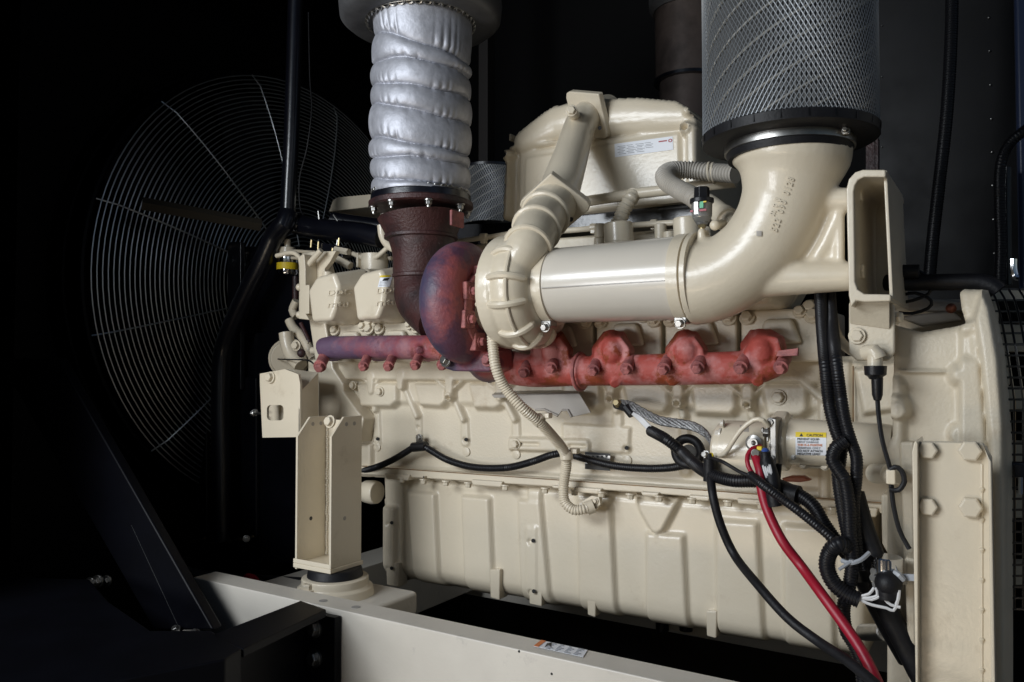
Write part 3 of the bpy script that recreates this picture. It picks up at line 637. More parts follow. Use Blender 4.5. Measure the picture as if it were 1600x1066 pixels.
# ---- intercooler box
CY = 2.12
out_ = [(793,347),(799,232),(806,214),(828,192),(868,168),(905,158),(1000,155),(1060,160),(1084,174),(1092,190),(1097,206),(1098,315)]
ipr = [('rod', .032, .01, [(822,222),(870,192),(930,182),(1000,178),(1075,180)], [.04,.055,.06,.06,.05]),
       ('poly', .012, .006, [(812,352),(815,238),(900,226),(1078,196),(1082,330)]), ('poly', .020, .006, [(822,345),(825,248),(900,236),(1066,208),(1068,330)]),
       ('seg', .035, .006, [(799,246),(797,340)], .012), ('seg', .04, .008, [(1086,205),(1088,325)], .016), ('disc', .05, .004, (799,246), .018), ('disc', .05, .004, (1078,205), .018), ('disc', -.02, .002, (799,246), .007), ('disc', -.03, .002, (1078,205), .007),
       ('seg', .022, .004, [(800,233),(895,222)], .006), ('seg', .03, .004, [(925,200),(1080,186)], .004), ('disc', .05, .006, (1082,178), .014)]
me = relief(CY, out_, ipr, .004, depth=.45, edge=.014); ic = obj('charge_air_cooler', me, BEIGE, eng, smooth=60)
m = MB(); m.prism(pts(out_, CY + .03), (0, .5, 0)); obj('cooler_body', m, BEIGE, ic, bevel=.02)
for a, b in (((795,215),(806,215)),):
    m = MB(); m.box(W(795, 220, CY), W(806, 212, CY + .03)); obj('lifting_lug', m, BEIGE, ic, bevel=.003)
ib = bvh_of(ic)
wrapbox(ic, 'data_label', 961, 246, 91, 21, -12, WHITEL, ib, .0015, -1)
for k in range(6):
    for j in range(4 - (k > 3)):
        random.seed(k * 7 + j); wrapbox(ic, 'label_line', 965 + j * 14 + (k % 2) * 2, 229.5 + k * 2.4 - j * 1.8, 9 + random.random() * 4, .8, -1.2, GREYINK, ib, .002)
wrapbox(ic, 'label_logo_text', 1029, 222.5, 13, 2, -1.6, REDINK, ib, .002)
me = text_mesh('O', 1, bold=.05); onto(me, (1044, 222.5), (8, -1), (0, -7), ib, .002); obj('label_emblem', me, REDINK, ic)
# dark shelf, pipes and hoses on top of the engine
m = MB(); m.prism(pts([(700,352),(800,348),(1105,315),(1105,345),(860,362),(700,380)], 2.13), (0, .02, 0)); obj('valley_shelf', m, BLACKM, eng)
m = MB(); m.prism(pts([(520,312),(528,308),(582,303),(590,312),(590,322),(513,331)], 2.25), (0, .3, 0)); obj('valley_cover', m, BEIGE, eng, bevel=.004)
m = MB(); m.prism(pts([(640,390),(1110,352),(1110,420),(640,440)], 2.05), (0, .3, 0)); obj('head_row_cover', m, CAST, eng, bevel=.01)
m = MB(); m.tube(pts([(895,318,2.02),(1000,302,2.0),(1150,284,1.98)]), .015, 20); obj('coolant_pipe', m, BEIGE, eng)
m = MB(); m.tube(spline(pts([(696,380,2.02),(760,371,2.02),(810,364,2.02),(890,360,2.02),(960,354,2.0),(1085,346,1.98)]), .02), .008, 12); fp = obj('fuel_pipe', m, BEIGE, eng)
for x, y in ((756, 371), (815, 364), (928, 356), (1022, 350)):
    m = MB(); m.tube([W(x - 5, y, 2.01), W(x + 5, y - .5, 2.01)], .012, 12); m.box(W(x - 6, y + 3, 2.0), W(x + 6, y + 10, 2.02)); obj('pipe_clip', m, BEIGE, fp, bevel=.002)
for (x, y0, y1, r, Y) in ((966,352,386,.038,1.90),(1073,344,378,.034,1.90)):
    m = MB(); a = W(x + 2, y1 + 10, Y); b = W(x, y0 - 3, Y); L_ = (b - a).length
    m.lathe(a, b - a, [(0, r * 1.1), (L_ * .32, r * 1.12), (L_ * .36, r), (L_ * .96, r), (L_, r * .94)], 40); cp = obj('breather_cap', m, BEIGE, eng)
    m = MB(); m.lathe(a, b - a, [(L_ * .22, r * 1.15), (L_ * .30, r * 1.15)], 40); obj('cap_band', m, BEIGE, cp, bevel=.002)
for (x, y0, y1) in ((937,372,400),(1046,362,392),(1032,350,385),(938,350,372)):
    m = MB(); m.cyl(W(x, y1, 1.98), W(x, y0, 1.98), .016, 16); obj('injector_post', m, CAST, eng, bevel=.003)
def corr(path, r, pitch=.006, amp=.08, n=12, step=None):
    P = spline(path, pitch / 4); rr_ = [r * (1 + amp * (1 if (i // 2) % 2 else -1)) for i in range(len(P))]
    m = MB(); m.tube(P, rr_, n); return m
obj('bellows_hose', corr(pts([(957,360,1.96),(968,345,1.96),(975,328,1.97),(985,312,1.98),(990,304,2.0)]), .019, .012, .07, 16), BEIGE, eng)
hh = obj('breather_hose', corr(pts([(1098,322,1.74),(1083,308,1.76),(1062,297,1.80),(1044,286,1.83),(1038,275,1.86),(1048,267,1.9),(1075,266,1.93),(1110,269,1.93),(1150,272,1.90)]), .0215, .009, .07, 18), HOSEG, eng)
for x, y in ((1110, 269), (1116, 270)):
    m = MB(); c = W(x, y, 1.93); m.tube([c + Vector((0, .024 * math.cos(a), .024 * math.sin(a))) for a in [k * math.pi / 12 for k in range(24)]], .003, 8, closed=True); obj('hose_clamp', m, BEIGE, hh)
m = MB(); m.tube(spline(pts([(1105,318,1.76),(1122,330,1.74),(1140,346,1.70),(1150,356,1.66)]), .01), .023, 20); sh = obj('hose_spigot', m, BEIGE, eng)
m = MB(); m.tube(pts([(1130,338,1.715),(1137,344,1.70)]), .027, 24); m.cyl(W(1130, 350, 1.66), W(1118, 352, 1.60), .010, 12); m.ball(W(1117, 352, 1.60), .011, 8); obj('spigot_clamp', m, BEIGE, sh, bevel=.001)
# filter service gauge
g0 = W(1097, 362, 1.60); up_ = Vector((0, 0, 1)); s_ = PX(g0)
def gy(y): return W(1097, y, 1.60).z
m = MB(); m.lathe((g0.x, 1.60, gy(362)), up_, [(0, .005), (gy(352) - gy(362), .005)], 12); m.lathe((g0.x, 1.60, gy(356)), up_, [(0, .008), (.008, .008)], 6); gg = obj('service_gauge', m, BRASS, eng)
m = MB(); z = lambda y: gy(y) - gy(352); m.lathe((g0.x, 1.60, gy(352)), up_, [(0, .010), (z(345), .016), (z(338), .0205), (z(315), .0215)], 32); obj('clear_cup', m, GLASS, gg)
m = MB(); m.lathe((g0.x, 1.60, gy(340)), up_, [(0, .017), (gy(318) - gy(340), .017)], 24); obj('gauge_core', m, GREYB, gg)
m = MB(); m.lathe((g0.x, 1.60, gy(318)), up_, [(0, .0245), (.010, .0245)], 32); m.lathe((g0.x, 1.60, gy(312)), up_, [(0, .017), (gy(293) - gy(312), .016)], 6); obj('gauge_cap', m, BLACKP, gg, bevel=.0015)
m = MB(); m.prism([(g0.x - .009, 1.5775, gy(337)), (g0.x - .001, 1.5775, gy(337)), (g0.x - .001, 1.5775, gy(318)), (g0.x - .009, 1.5775, gy(318))], (0, .002, 0)); obj('chrome_strip', m, STEEL, gg)
for nm, a, b, x0_, x1_, mt in (('green_mark', 318, 328, .002, .010, GREEN), ('red_mark', 330, 333, .001, .016, REDC), ('red_mark', 330, 333, -.018, -.012, REDC), ('yellow_mark', 318, 320, .010, .016, YELL)):
    m = MB(); m.prism([(g0.x + x0_, 1.579, gy(b)), (g0.x + x1_, 1.579, gy(b)), (g0.x + x1_, 1.579, gy(a)), (g0.x + x0_, 1.579, gy(a))], (0, .002, 0)); obj(nm, m, mt, gg)
# ---- heat shield tray
m = MB(); q = [(768,617),(776,613),(905,613),(923,645),(893,652),(888,641),(878,640),(872,650),(850,640),(836,640),(800,624)]
A = pts(q, 1.80); B = pts([(770,614),(776,612),(903,612),(921,643),(893,650),(888,639),(878,638),(872,648),(850,638),(836,638),(800,622)], 1.803)
a, b, c, d, e_, f_ = W(768, 618, 1.76), W(900, 613, 1.84), W(905, 614, 1.84), W(924, 645, 1.72), W(890, 652, 1.70), W(836, 640, 1.72)
m.prism(pts([(800,618),(905,615),(923,645),(893,652),(887,641),(878,641),(872,650),(850,641),(836,641)], 1.775), (0, .004, 0))
m.loft(pts([(768,617),(905,614),(905,619),(772,622)], 1.79), pts([(776,611,1.85),(903,609,1.85),(903,613,1.85),(778,615,1.85)]))
m.tube(pts([(836,641),(850,640),(872,650)], 1.772), .0035, 6); m.tube(pts([(878,641),(887,641),(893,652)], 1.772), .0035, 6)
obj('heat_shield_tray', m, GREYB, eng, bevel=.001, label='bent grey metal tray under the manifold')
# ---- pan rail with bolts, oil pan
PY = 1.84
m = MB(); A = [(560,728),(1000,757),(1400,790),(1400,803),(1000,770),(560,741)]
for i in range(1): m.prism(pts(A, PY - .02), (0, .1, 0))
prl = obj('pan_flange', m, BEIGE, eng, bevel=.004)
def fy(x): return 728 + (x - 560) * .0705
for x0_, x1_, h_ in ((600,640,14),(735,785,14),(895,940,14),(1000,1030,12),(1150,1192,14),(1250,1262,16),(1338,1372,20),(660,664,12),(860,880,10),(1075,1110,13)):
    m = MB(); m.prism(pts([(x0_, fy(x0_) + 9), (x1_, fy(x1_) + 9), (x1_ - 3, fy(x1_) + h_ + 4), (x0_ + 3, fy(x0_) + h_ + 4)], PY - .03), (0, .06, 0)); obj('flange_pad', m, BEIGE, prl, bevel=.004)
bolts(prl, BEIGE, [(W(x, fy(x) + 15, PY - .025), (0, -.15, -1), .009, .012) for x in (628,662,697,732,790,852,898,940,985,1030,1082,1138,1190,1238,1300,1352,1385)])
py0 = lambda x: 742 + (x - 595) * .0745
pb = lambda x: 903 + (x - 603) * .168
po = [(596,740),(1352,798),(1352,1036),(1320,1028),(1110,pb(1110)+6),(900,pb(900)+6),(740,pb(740)+6),(640,pb(640)+6),(612,pb(612)+8),(600,pb(600)+6)]
pp = []
for (x0_, x1_, x2_, x3_, t0, t1) in ((640,683,690,650,22,0),(724,768,775,730,22,0),(812,848,864,818,22,0),(905,957,966,908,22,0),(1012,1070,1078,1012,58,0),(1120,1185,1196,1122,30,0),(1225,1300,1306,1228,30,0)):
    pp.append(('poly', .016, .006, [(x0_, py0(x0_) + t0), (x1_, py0(x1_) + t0), (x2_, pb(x2_) + 12), (x3_, pb(x3_) + 12)]))
pp += [('poly', .022, .005, [(993,768),(1066,774),(1060,790),(1040,828),(1030,834),(1020,828),(1004,800)]), ('poly', .014, .004, [(827,745),(848,748),(846,960),(826,960)]), ('poly', .02, .004, [(826,820),(844,821),(844,960),(826,960)]),
       ('poly', .02, .004, [(603,790),(622,792),(622,930),(600,930)]), ('poly', .012, .01, [(900,760),(962,764),(950,800),(905,800)]), ('disc', -.01, .002, (833,845), .006), ('disc', -.01, .002, (834,924), .006), ('disc', -.01, .002, (612,817), .005), ('disc', -.01, .002, (612,888), .005)]
ZB = W(640, pb(640), PY + .02).z
def pwarp(X, Z): return np.clip((ZB + .05 - Z) / .05, 0, 1.4) ** 2 * .035
me = relief(PY + .02, po, pp, .004, depth=.5, edge=.025, warp=pwarp); pan = obj('oil_pan', me, BEIGE, eng, smooth=60)
m = MB(); a, b = W(612, 760, PY + .1), W(1348, 990, PY + .1); m.box((a.x, PY + .1, ZB + .02), (b.x, 2.7, CAMZ - .25)); obj('pan_core', m, BEIGE, pan)
for x0_, x1_, y0_, y1_ in ((765,780,890,938),(917,930,930,965),(1103,1119,955,998),(826,846,900,948),(603,622,880,918)):
    m = MB(); m.prism(pts([(x0_, y0_), (x1_ + 1, y0_), (x1_, y1_ + .0), (x0_ + 1, y1_ - 4)], PY + .005), (0, .045, 0)); obj('pan_foot', m, BEIGE, pan, bevel=.003)
m = MB(); m.prism(pts([(1029,965),(1108,975),(1108,1000),(1029,980)], 2.35), (0, .02, 0)); obj('drain_boss', m, CAST, pan, bevel=.004)
for x in (1035, 1072): m = MB(); m.tube(pts([(x, 965, 2.33), (x, 985, 2.33)]), .02, 16); obj('drain_plug', m, BLACKM, pan)

for par, mt_, L_ in ((pan, INK, ((833,845,PY-.005),(834,924,PY-.005),(612,817,PY-.004),(612,888,PY-.004))), (blk, INK, ((590,686,BY-.012),(728,687,BY-.014),(979,700,BY-.014)))):
    for x, y, Y in L_:
        m = MB(); m.cyl(W(x, y, Y), W(x, y, Y + .006), .0052, 14); obj('dark_hole_disc', m, mt_, par)  # black discs laid on as the shade inside the holes
for x, y in ((590,699),(729,706),(807,710),(980,719)):
    m = MB(); m.lathe(W(x, y, BY - .001), (0, -1, 0), [(0, .0125), (.003, .0125), (.004, .010)], 24); obj('core_plug', m, CAST, blk)
SEAM = mat('brown_sealant', (.30, .17, .07), .6, var=.5, vscale=30)
m = MB(); m.tube([W(x, fy(x) + .2, PY - .0215) for x in range(566, 1396, 12)], .0012, 5); obj('sealant_line', m, SEAM, blk)
m = MB(); m.tube([W(1333, y, BY - .03) for y in (572, 640, 700)], .0016, 5); obj('sealant_line', m, SEAM, blk)
# ---- engine left end: timing case, pump, brackets
m = MB(); m.prism(pts([(470,395),(492,392),(497,398),(507,440),(507,500),(520,575),(536,600),(536,612),(568,655),(560,692),(497,692),(497,600),(482,498),(470,496)], 1.80), (0, .06, 0)); obj('timing_case', m, BEIGE, eng, bevel=.006)
m = MB(); m.prism(pts([(468,400),(475,397),(477,420),(477,490),(483,500),(466,498),(468,480)], 1.74), (0, .05, 0)); m.prism(pts([(478,425),(500,393),(525,392),(515,410),(507,420),(507,440),(484,440)], 1.79), (0, .02, 0))
m.tube(spline(pts([(432,400),(455,395),(466,400),(471,415),(471,492)], 1.76), .02), .008, 10); m.tube(spline(pts([(478,497),(479,425),(484,412),(502,391)], 1.76), .02), .010, 10)
for y in (449, 492): m.ball(W(468, y, 1.75), .012, 6)
m.box(W(483, 445, 1.74), W(505, 493, 1.82)); m.cyl(W(512, 440, 1.80), W(512, 425, 1.80), .017, 16)
obj('front_bracket', m, BEIGE, eng, bevel=.004)
m = MB(); m.lathe(W(449, 430, 1.98), (0, 0, 1), [(0, .034), (.006, .037), (.062, .037), (.068, .03)], 32); fc = obj('filter_canister', m, CHROME, eng, label='bright metal canister with a yellow label')
m = MB(); m.lathe(W(449, 422, 1.98), (0, 0, 1), [(0, .0375), (.024, .0375)], 32); obj('canister_label', m, YELL, fc)
m = MB(); m.lathe(W(449, 400, 1.98), (0, 0, 1), [(0, .03), (.03, .028), (.03, .012), (.06, .012)], 24); m.tube(pts([(455,392,1.97),(500,395,1.97)]), .006, 10); m.tube(pts([(455,403,1.97),(500,406,1.97)]), .006, 10); obj('canister_head', m, BEIGE, fc, bevel=.002)
m = MB()
m.tube(spline(pts([(528,392),(545,394),(565,402),(585,403),(600,392),(608,384)], 1.95), .01), .008, 12)
m.tube(spline(pts([(512,394),(560,398),(612,404)], 2.0), .02), .007, 12)
m.cyl(W(528, 405, 1.93), W(548, 416, 1.93), .014, 6); m.cyl(W(524, 390, 1.93), W(545, 394, 1.93), .012, 6)
m.tube(spline(pts([(596,352),(598,368),(604,380),(615,388),(625,388)], 1.95), .008), .014, 16)
obj('oil_line', m, BEIGE, eng, bevel=.001)
m = MB(); m.box(W(556, 418, 1.94), W(566, 396, 1.96)); m.lathe(W(585, 435, 1.98), (0, 0, 1), [(0, .045), (.08, .045)], 32); obj('line_bracket', m, BEIGE, eng, bevel=.002)
# linkage / belt tensioner at the far front
tn = MB(); tn.lathe(W(452, 560, 1.92), (1, -1, 0), [(-.05, .07), (.0, .07), (.005, .062), (.03, .06)], 32); tno = obj('belt_tensioner', tn, BEIGE, eng, bevel=.003)
m = MB(); m.tube(spline(pts([(447,520),(450,540),(458,558),(470,572)], 1.84), .01), [.024] * len(spline(pts([(447,520),(450,540),(458,558),(470,572)], 1.84), .01)), 16); m.tube(spline(pts([(452,500),(458,512),(475,530),(490,560)], 1.88), .01), .016, 12); obj('tensioner_arm', m, BEIGE, tno)
bolts(tno, BEIGE, [(W(463, 540, 1.80), (.2, -1, 0), .013), (W(482, 534, 1.84), (.2, -1, 0), .006)])
m = MB(); m.tube(pts([(462,432,1.95),(462,500,1.95)]), .012, 12); obj('brown_shaft', m, RUST, tno); m = MB(); m.tube(pts([(470,505,1.84),(484,535,1.84)]), .007, 10); m.ball(W(471, 552, 1.79), .014, 6); obj('rusty_rod', m, RUST, tno)
m = MB(); m.tube(spline(pts([(463,470),(457,485),(463,495)], 1.9), .01), .014, 12); obj('curved_spigot', m, BEIGE, tno); m = MB(); m.cyl(W(488, 548, 1.82), W(502, 546, 1.82), .012, 12); obj('small_spigot', m, BEIGE, tno)
m = MB(); m.tube(spline(pts([(430,561,1.9),(450,562,1.8),(480,563,1.75),(492,570,1.74)]), .01), .0025, 6); obj('sensor_wire', m, RUBBER, tno)
m = MB(); m.lathe(W(590, 770, 1.92), (-1, 0, 0), [(0, .035), (.02, .038), (.05, .035), (.055, .028), (.07, .028)], 24); obj('front_plug', m, BEIGE, eng, bevel=.003)
# side bracket box
m = MB(); bo = [(406,583),(425,580),(468,620),(468,683),(409,683)]
m.prism(pts([(406,584),(470,620),(470,683),(408,683)], 1.62), (0, .006, 0))
A = pts([(406,583),(468,583),(468,683),(409,683)], 1.62)
cut = MB()
def holed(poly, hole, Y, th):                   # plate with one rounded opening
    bm = bmesh.new(); o_ = [bm.verts.new(W(x, y, Y)) for x, y in poly]; h_ = [bm.verts.new(W(x, y, Y)) for x, y in hole]
    E = [bm.edges.new((o_[i], o_[(i+1) % len(o_)])) for i in range(len(o_))] + [bm.edges.new((h_[i], h_[(i+1) % len(h_)])) for i in range(len(h_))]
    r_ = bmesh.ops.triangle_fill(bm, edges=E, use_beauty=True); fs = [g for g in r_['geom'] if isinstance(g, bmesh.types.BMFace)]
    e = bmesh.ops.extrude_face_region(bm, geom=bm.faces[:]); bmesh.ops.translate(bm, verts=[v for v in e['geom'] if isinstance(v, bmesh.types.BMVert)], vec=(0, th, 0))
    bmesh.ops.recalc_face_normals(bm, faces=bm.faces[:]); me = bpy.data.meshes.new('h'); bm.to_mesh(me); bm.free(); return me
def rrect(x0, y0, x1, y1, r, n=5):
    P = []
    for cx, cy, a0 in ((x1-r, y0+r, -90), (x1-r, y1-r, 0), (x0+r, y1-r, 90), (x0+r, y0+r, 180)):
        for k in range(n + 1): a = R(a0 + 90 * k / n); P.append((cx + r * math.cos(a), cy + r * math.sin(a)))
    return P
sb = obj('side_bracket', holed([(406,597),(406,584),(445,577),(466,585),(469,600),(469,683),(410,684)], rrect(417,633,443,657,6), 1.60, .008), BEIGE, eng, label='boxy mounting bracket with a rounded window')
m = MB(); p = W(469, 600, 1.60); q = W(469, 683, 1.60); m.prism([W(469,612,1.60), W(498,582,1.72), W(498,690,1.72), W(469,683,1.60)], (-.008, 0, 0)); m.prism([W(406,584,1.604), W(452,576,1.72), W(498,582,1.72), W(469,612,1.604)], (0, 0, -.007)); obj('bracket_side', m, BEIGE, sb, bevel=.002)
m = MB(); m.prism(pts([(412,628),(450,628),(450,662),(412,662)], 1.66), (0, .006, 0)); obj('inner_plate', m, BEIGE, sb)
bolts(sb, BEIGE, [(W(423, 590, 1.598), (0, -1, .1), .013)])
bolts(sb, STEEL, [(W(396, 646, 1.64), (-1, -.6, 0), .008)])
m = MB(); m.cyl(W(398, 646, 1.64), W(408, 646, 1.62), .004, 8); obj('bracket_stud', m, STEEL, sb)
# ---- engine support leg (left) and its rubber isolator
lg = thing('engine_support_leg', 'beige open steel channel leg standing on a rubber isolator at left front', 'support', W(515, 935, 1.52))
SY = 1.52
def side(px0, nm):
    X = W(px0, 700, SY).x; zt = W(px0, 653, SY).z; zb = W(px0, 890, SY).z
    m = MB(); m.prism([(X, SY, zb), (X, SY, zt - .05), (X, SY + .045, zt), (X, SY + .115, zt), (X, SY + .115, zb)], (-.007, 0, 0)); o = obj(nm, m, BEIGE, lg, bevel=.0015)
    for dy, z_ in ((.055, zt - .02), (.085, zt - .02), (.05, W(px0, 815, SY).z)):
        m = MB(); m.lathe((X - .0002, SY + dy, z_), (1, 0, 0), [(0, .0055), (.0008, .0055)], 16); obj('dark_hole_disc', m, INK if z_ < 1.2 and px0 < 500 else GREYB, o)
    return X, zt, zb
Xa, zt, zb = side(465, 'channel_side'); Xb, zt2, zb2 = side(518, 'channel_side')
m = MB(); m.box((Xa, SY + .108, zb2), (Xb - .007, SY + .115, zt - .01)); obj('channel_web', m, BEIGE, lg, bevel=.001)
m = MB(); m.box((Xa - .01, SY - .004, zb2 - .012), (Xb + .003, SY + .12, zb2)); m.box((Xa - .01, SY - .004, zb2), (Xb + .003, SY + .0, zb2 + .012)); obj('base_plate', m, BEIGE, lg, bevel=.002)
m = MB(); 
for k in range(60): m.ball((Xa + .003 + random.random() * .003, SY + .106, zb2 + .005 + k * (zt - zb2 - .02) / 60), .0045, 3)
obj('weld_bead', m, BEIGE, lg)
bolts(lg, BEIGE, [(W(516, 659, SY + .03), (0, -1, .2), .013)])
cx = (Xa + Xb) / 2
m = MB(); m.lathe((cx + .02, SY + .06, zb2 - .035), (0, 0, 1), [(0, .075), (.023, .07)], 40); obj('rubber_isolator', m, RUBBER, lg, bevel=.003)
m = MB(); m.lathe((cx + .02, SY + .06, zb2 - .085), (0, 0, 1), [(0, .105), (.022, .10), (.028, .09), (.048, .088), (.05, .08)], 48); obj('isolator_seat', m, BEIGE, lg, bevel=.002)
bolts(lg, BEIGE, [(Vector((cx + .01, SY - .03, zb2 - .055)), (0, 0, 1), .016)])
# ---- flywheel housing
HY2 = 1.62
hp = [('poly', .03, .008, [(1500,505),(1524,500),(1532,560),(1544,700),(1550,1066),(1500,1066)]), ('poly', .045, .01, [(1534,452),(1548,480),(1562,560),(1570,660),(1574,1080),(1548,1080),(1546,700),(1532,560),(1522,498)]),
      ('poly', -.012, .02, [(1400,520),(1520,522),(1524,560),(1400,560)]), ('poly', .014, .004, [(1404,578),(1500,580),(1500,584),(1404,582)]), ('seg', .03, .012, [(1500,586),(1512,586),(1514,600),(1516,680)], .014), ('disc', .022, .012, (1503,586), .020), ('disc', .022, .012, (1505,680), .022),
      ('poly', .018, .01, [(1350,590),(1405,588),(1413,600),(1414,740),(1350,740)]), ('seg', .035, .008, [(1345,628),(1400,634)], [.03,.022]), ('disc', .04, .008, (1405,640), .018), ('poly', .012, .004, [(1413,600),(1416,600),(1416,690),(1413,690)])]
def hwarp(X, Z): return np.clip(Z - W(1450, 600, HY2).z, 0, 1) ** 2 * 1.2
me = relief(HY2, [(1395,506),(1440,518),(1508,506),(1500,480),(1497,455),(1504,448),(1544,450),(1560,500),(1572,560),(1582,700),(1584,1090),(1385,1090),(1385,700),(1395,680)], hp, .003, depth=.3, edge=.012, warp=hwarp)
fh = obj('flywheel_housing', me, CAST, eng, smooth=60)
m = MB(); m.box((W(1400,500,1.9).x, 1.88, .5), (W(1560,500,1.9).x, 2.6, W(1450, 470, 1.9).z)); obj('housing_core', m, CAST, fh, bevel=.01)
m = MB(); m.prism(pts([(1398,483),(1440,486),(1505,488),(1505,470),(1395,462)], 1.84), (0, .05, 0)); m.prism(pts([(1398,495),(1490,485),(1505,500),(1440,510)], 1.80), (0, .03, 0)); obj('inspection_cover', m, GREYB, fh, bevel=.006)
m = MB(); m.ball(W(1486, 482, 1.79), .010, 6); obj('copper_plug', m, mat('copper_red', (.4, .15, .1), .35, metal=.8), fh)
# ---- rear mounting foot: big plate with flanges
FYp = 1.46
m = MB(); m.prism(pts([(1433,690),(1536,692),(1548,720),(1553,1100),(1433,1100)], FYp), (0, .02, 0)); ft = obj('rear_mounting_plate', m, BEIGE, eng, bevel=.003, label='tall bolted mounting plate at right')
m = MB(); m.prism(pts([(1425,706),(1428,692),(1432,688),(1434,694),(1435,1100),(1431,1100)], FYp - .03), (0, .1, 0)); obj('plate_flange', m, BEIGE, ft, bevel=.002)
m = MB(); m.prism(pts([(1538,700),(1549,722),(1556,1100),(1549,1100),(1544,722)], FYp - .035), (0, .08, 0)); obj('plate_flange', m, BEIGE, ft, bevel=.002)
m = MB(); 
m.tube(spline(pts([(1534,725),(1534,1100)], FYp), .02), .0022, 8); [m.tube(pts([(1534, y, FYp), (1534, y + 4, FYp - .001), (1534, y + 13, FYp)]), [.001, .0042, .001], 10) for y in range(760, 1060, 47)]
obj('weld_stitch', m, BEIGE, ft, bevel=.002)
bolts(ft, BEIGE, [(W(x, y, FYp - .001), (0, -1, 0), r_ * 1.15, r_ * .9, False) for x, y, r_ in ((1450,703,.013),(1516,704,.015),(1450,791,.013),(1517,792,.015))])
# lower rear: column beside the pan, plug, sump
m = MB(); m.prism(pts([(1376,772),(1425,775),(1425,850),(1410,872),(1388,868),(1378,850)], 1.66), (0, .08, 0)); m.prism(pts([(1405,690),(1430,690),(1430,900),(1412,900)], 1.60), (0, .1, 0)); m.prism(pts([(1413,870),(1432,874),(1432,1100),(1420,1100)], 1.55), (0, .1, 0))
obj('rear_web', m, CAST, eng, bevel=.008)
m = MB(); m.cyl(W(1350, 988, 1.8), W(1383, 988, 1.72), .017, 16); m.bolt(W(1383, 988, 1.72), W(1383,988,1.72) - W(1350,988,1.8), .012, .03); obj('level_plug', m, STEEL, eng, bevel=.001)
m = MB(); m.prism(pts([(1390,1005),(1432,1000),(1432,1100),(1394,1100)], 1.9), (0, .05, 0)); obj('lower_gusset', m, GREYB, eng)
# ---- starter motor
S = lambda x, y, Y=1.66: W(x, y, Y)
sa = S(1122, 703); sbx = S(1205, 700).x; sc_x = S(1236, 700).x; se = S(1392, 700).x; z_ = sa.z
m = MB(); r1 = .068
m.lathe((sa.x, 1.66, z_ - .004), (1, 0, 0), [(0, .055), (.006, .062), (.018, .064), (.019, .067), (sbx - sa.x, .067), (sbx - sa.x + .002, .05)], 56); st = obj('starter_motor', m, BEIGE, eng, label='horizontal starter motor with solenoid on the block side')
m = MB(); z2 = S(1300, 693).z; m.lathe((sbx + .004, 1.66, z2), (1, 0, 0), [(0, .052), (.006, .056), (.03, .056), (.036, .046), (se - sbx - .02, .043), (se - sbx, .04)], 48); sol = obj('solenoid_body', m, BEIGE, st)
m = MB(); m.prism(pts([(1203,653),(1213,655),(1213,728),(1203,726)], 1.585), (0, .14, 0)); obj('joint_flange', m, STEEL, st, bevel=.002)
m = MB(); p = S(1215, 690, 1.6)
m.lathe((sbx + .008, 1.66, z2), (1, 0, 0), [(0, .060), (.010, .061), (.024, .061), (.030, .055)], 8); obj('clamp_cap', m, BEIGE, st, bevel=.004)
bolts(st, STEEL, [(S(1205, 660, 1.59), (0, -1, 0), .007), (S(1207, 716, 1.59), (0, -1, 0), .007), (S(1240, 715, 1.61), (0, -1, 0), .004)])
bolts(st, TUBEM, [(S(1126, 679, 1.62), (-1, 0, 0), .010), (S(1130, 662, 1.62), (-1, 0, 0), .006)])
m = MB(); m.prism(pts([(1248,723),(1297,725),(1297,733),(1248,731)], 1.66), (0, .02, 0)); so = obj('starter_strap', m, BEIGE, st, bevel=.002); bolts(so, BEIGE, [(W(1256, 726, 1.655), (0, -1, 0), .007), (W(1289, 728, 1.655), (0, -1, 0), .007)])
m = MB(); m.lathe(S(1178, 692, 1.594), (0, -1, 0), [(0, .016), (.004, .016), (.006, .010), (.012, .010)], 24); m.ball(S(1178, 692, 1.585), .006, 5); obj('terminal_stud', m, STEEL, st)
m = MB(); m.cyl(S(1178, 709, 1.60), S(1176, 711, 1.57), .011, 6); m.cyl(S(1183, 706, 1.59), S(1180, 708, 1.55), .008, 10); m.cyl(S(1113, 711, 1.66), S(1103, 710, 1.62), .009, 6); m.cyl(S(1103, 710, 1.62), S(1099, 710, 1.61), .006, 8)
m.cyl(S(1193, 676, 1.60), S(1202, 677, 1.60), .009, 6); obj('terminal_nut', m, STEEL, st, bevel=.001)
m = MB()
for x, y in ((1192,672),(1199,670),(1200,686),(1204,695)): m.box(S(x - 3, y - 4, 1.60), S(x + 3, y + 4, 1.61))
obj('relay_block', m, STEEL, st, bevel=.002)
stb = bvh_of(sol, bpy.data.objects['starter_motor'])
wrapbox(sol, 'caution_label', 1243, 711, 48, 36, 1, WHITEL, stb, .0008, 0); wrapbox(sol, 'label_header', 1243, 683, 48, 8, 1, YELL, stb, .0012, 0)
def ltext(s, x, y, sz, mt, parent, bv, sl=.02, bold=.02):
    me = text_mesh(s, 1, bold=bold); onto(me, (x, y), (sz, sz * sl), (0, -sz), bv, .0018); obj('label_text', me, mt, parent)
ltext('CAUTION', 1260, 682, 5.6, INK, sol, stb)
for k, (s, mt) in enumerate((('PREVENT EQUIP-', INK), ('MENT DAMAGE', GREYINK), ('THIS IS A POSITIVE', ORANGE), ('TERMINAL ONLY', GREYINK), ('DO NOT ATTACH', INK), ('NEGATIVE LEAD!', INK))): ltext(s, 1245.5, 687.6 + k * 4.6, 4.75, mt, sol, stb)
me = bpy.data.meshes.new('tri'); me.from_pydata([(0,0,0),(1,0,0),(.5,1,0)], [], [(0,1,2)]); onto(me, (1249, 682), (6, 0), (0, -5), stb, .0018); obj('warning_triangle', me, INK, sol)
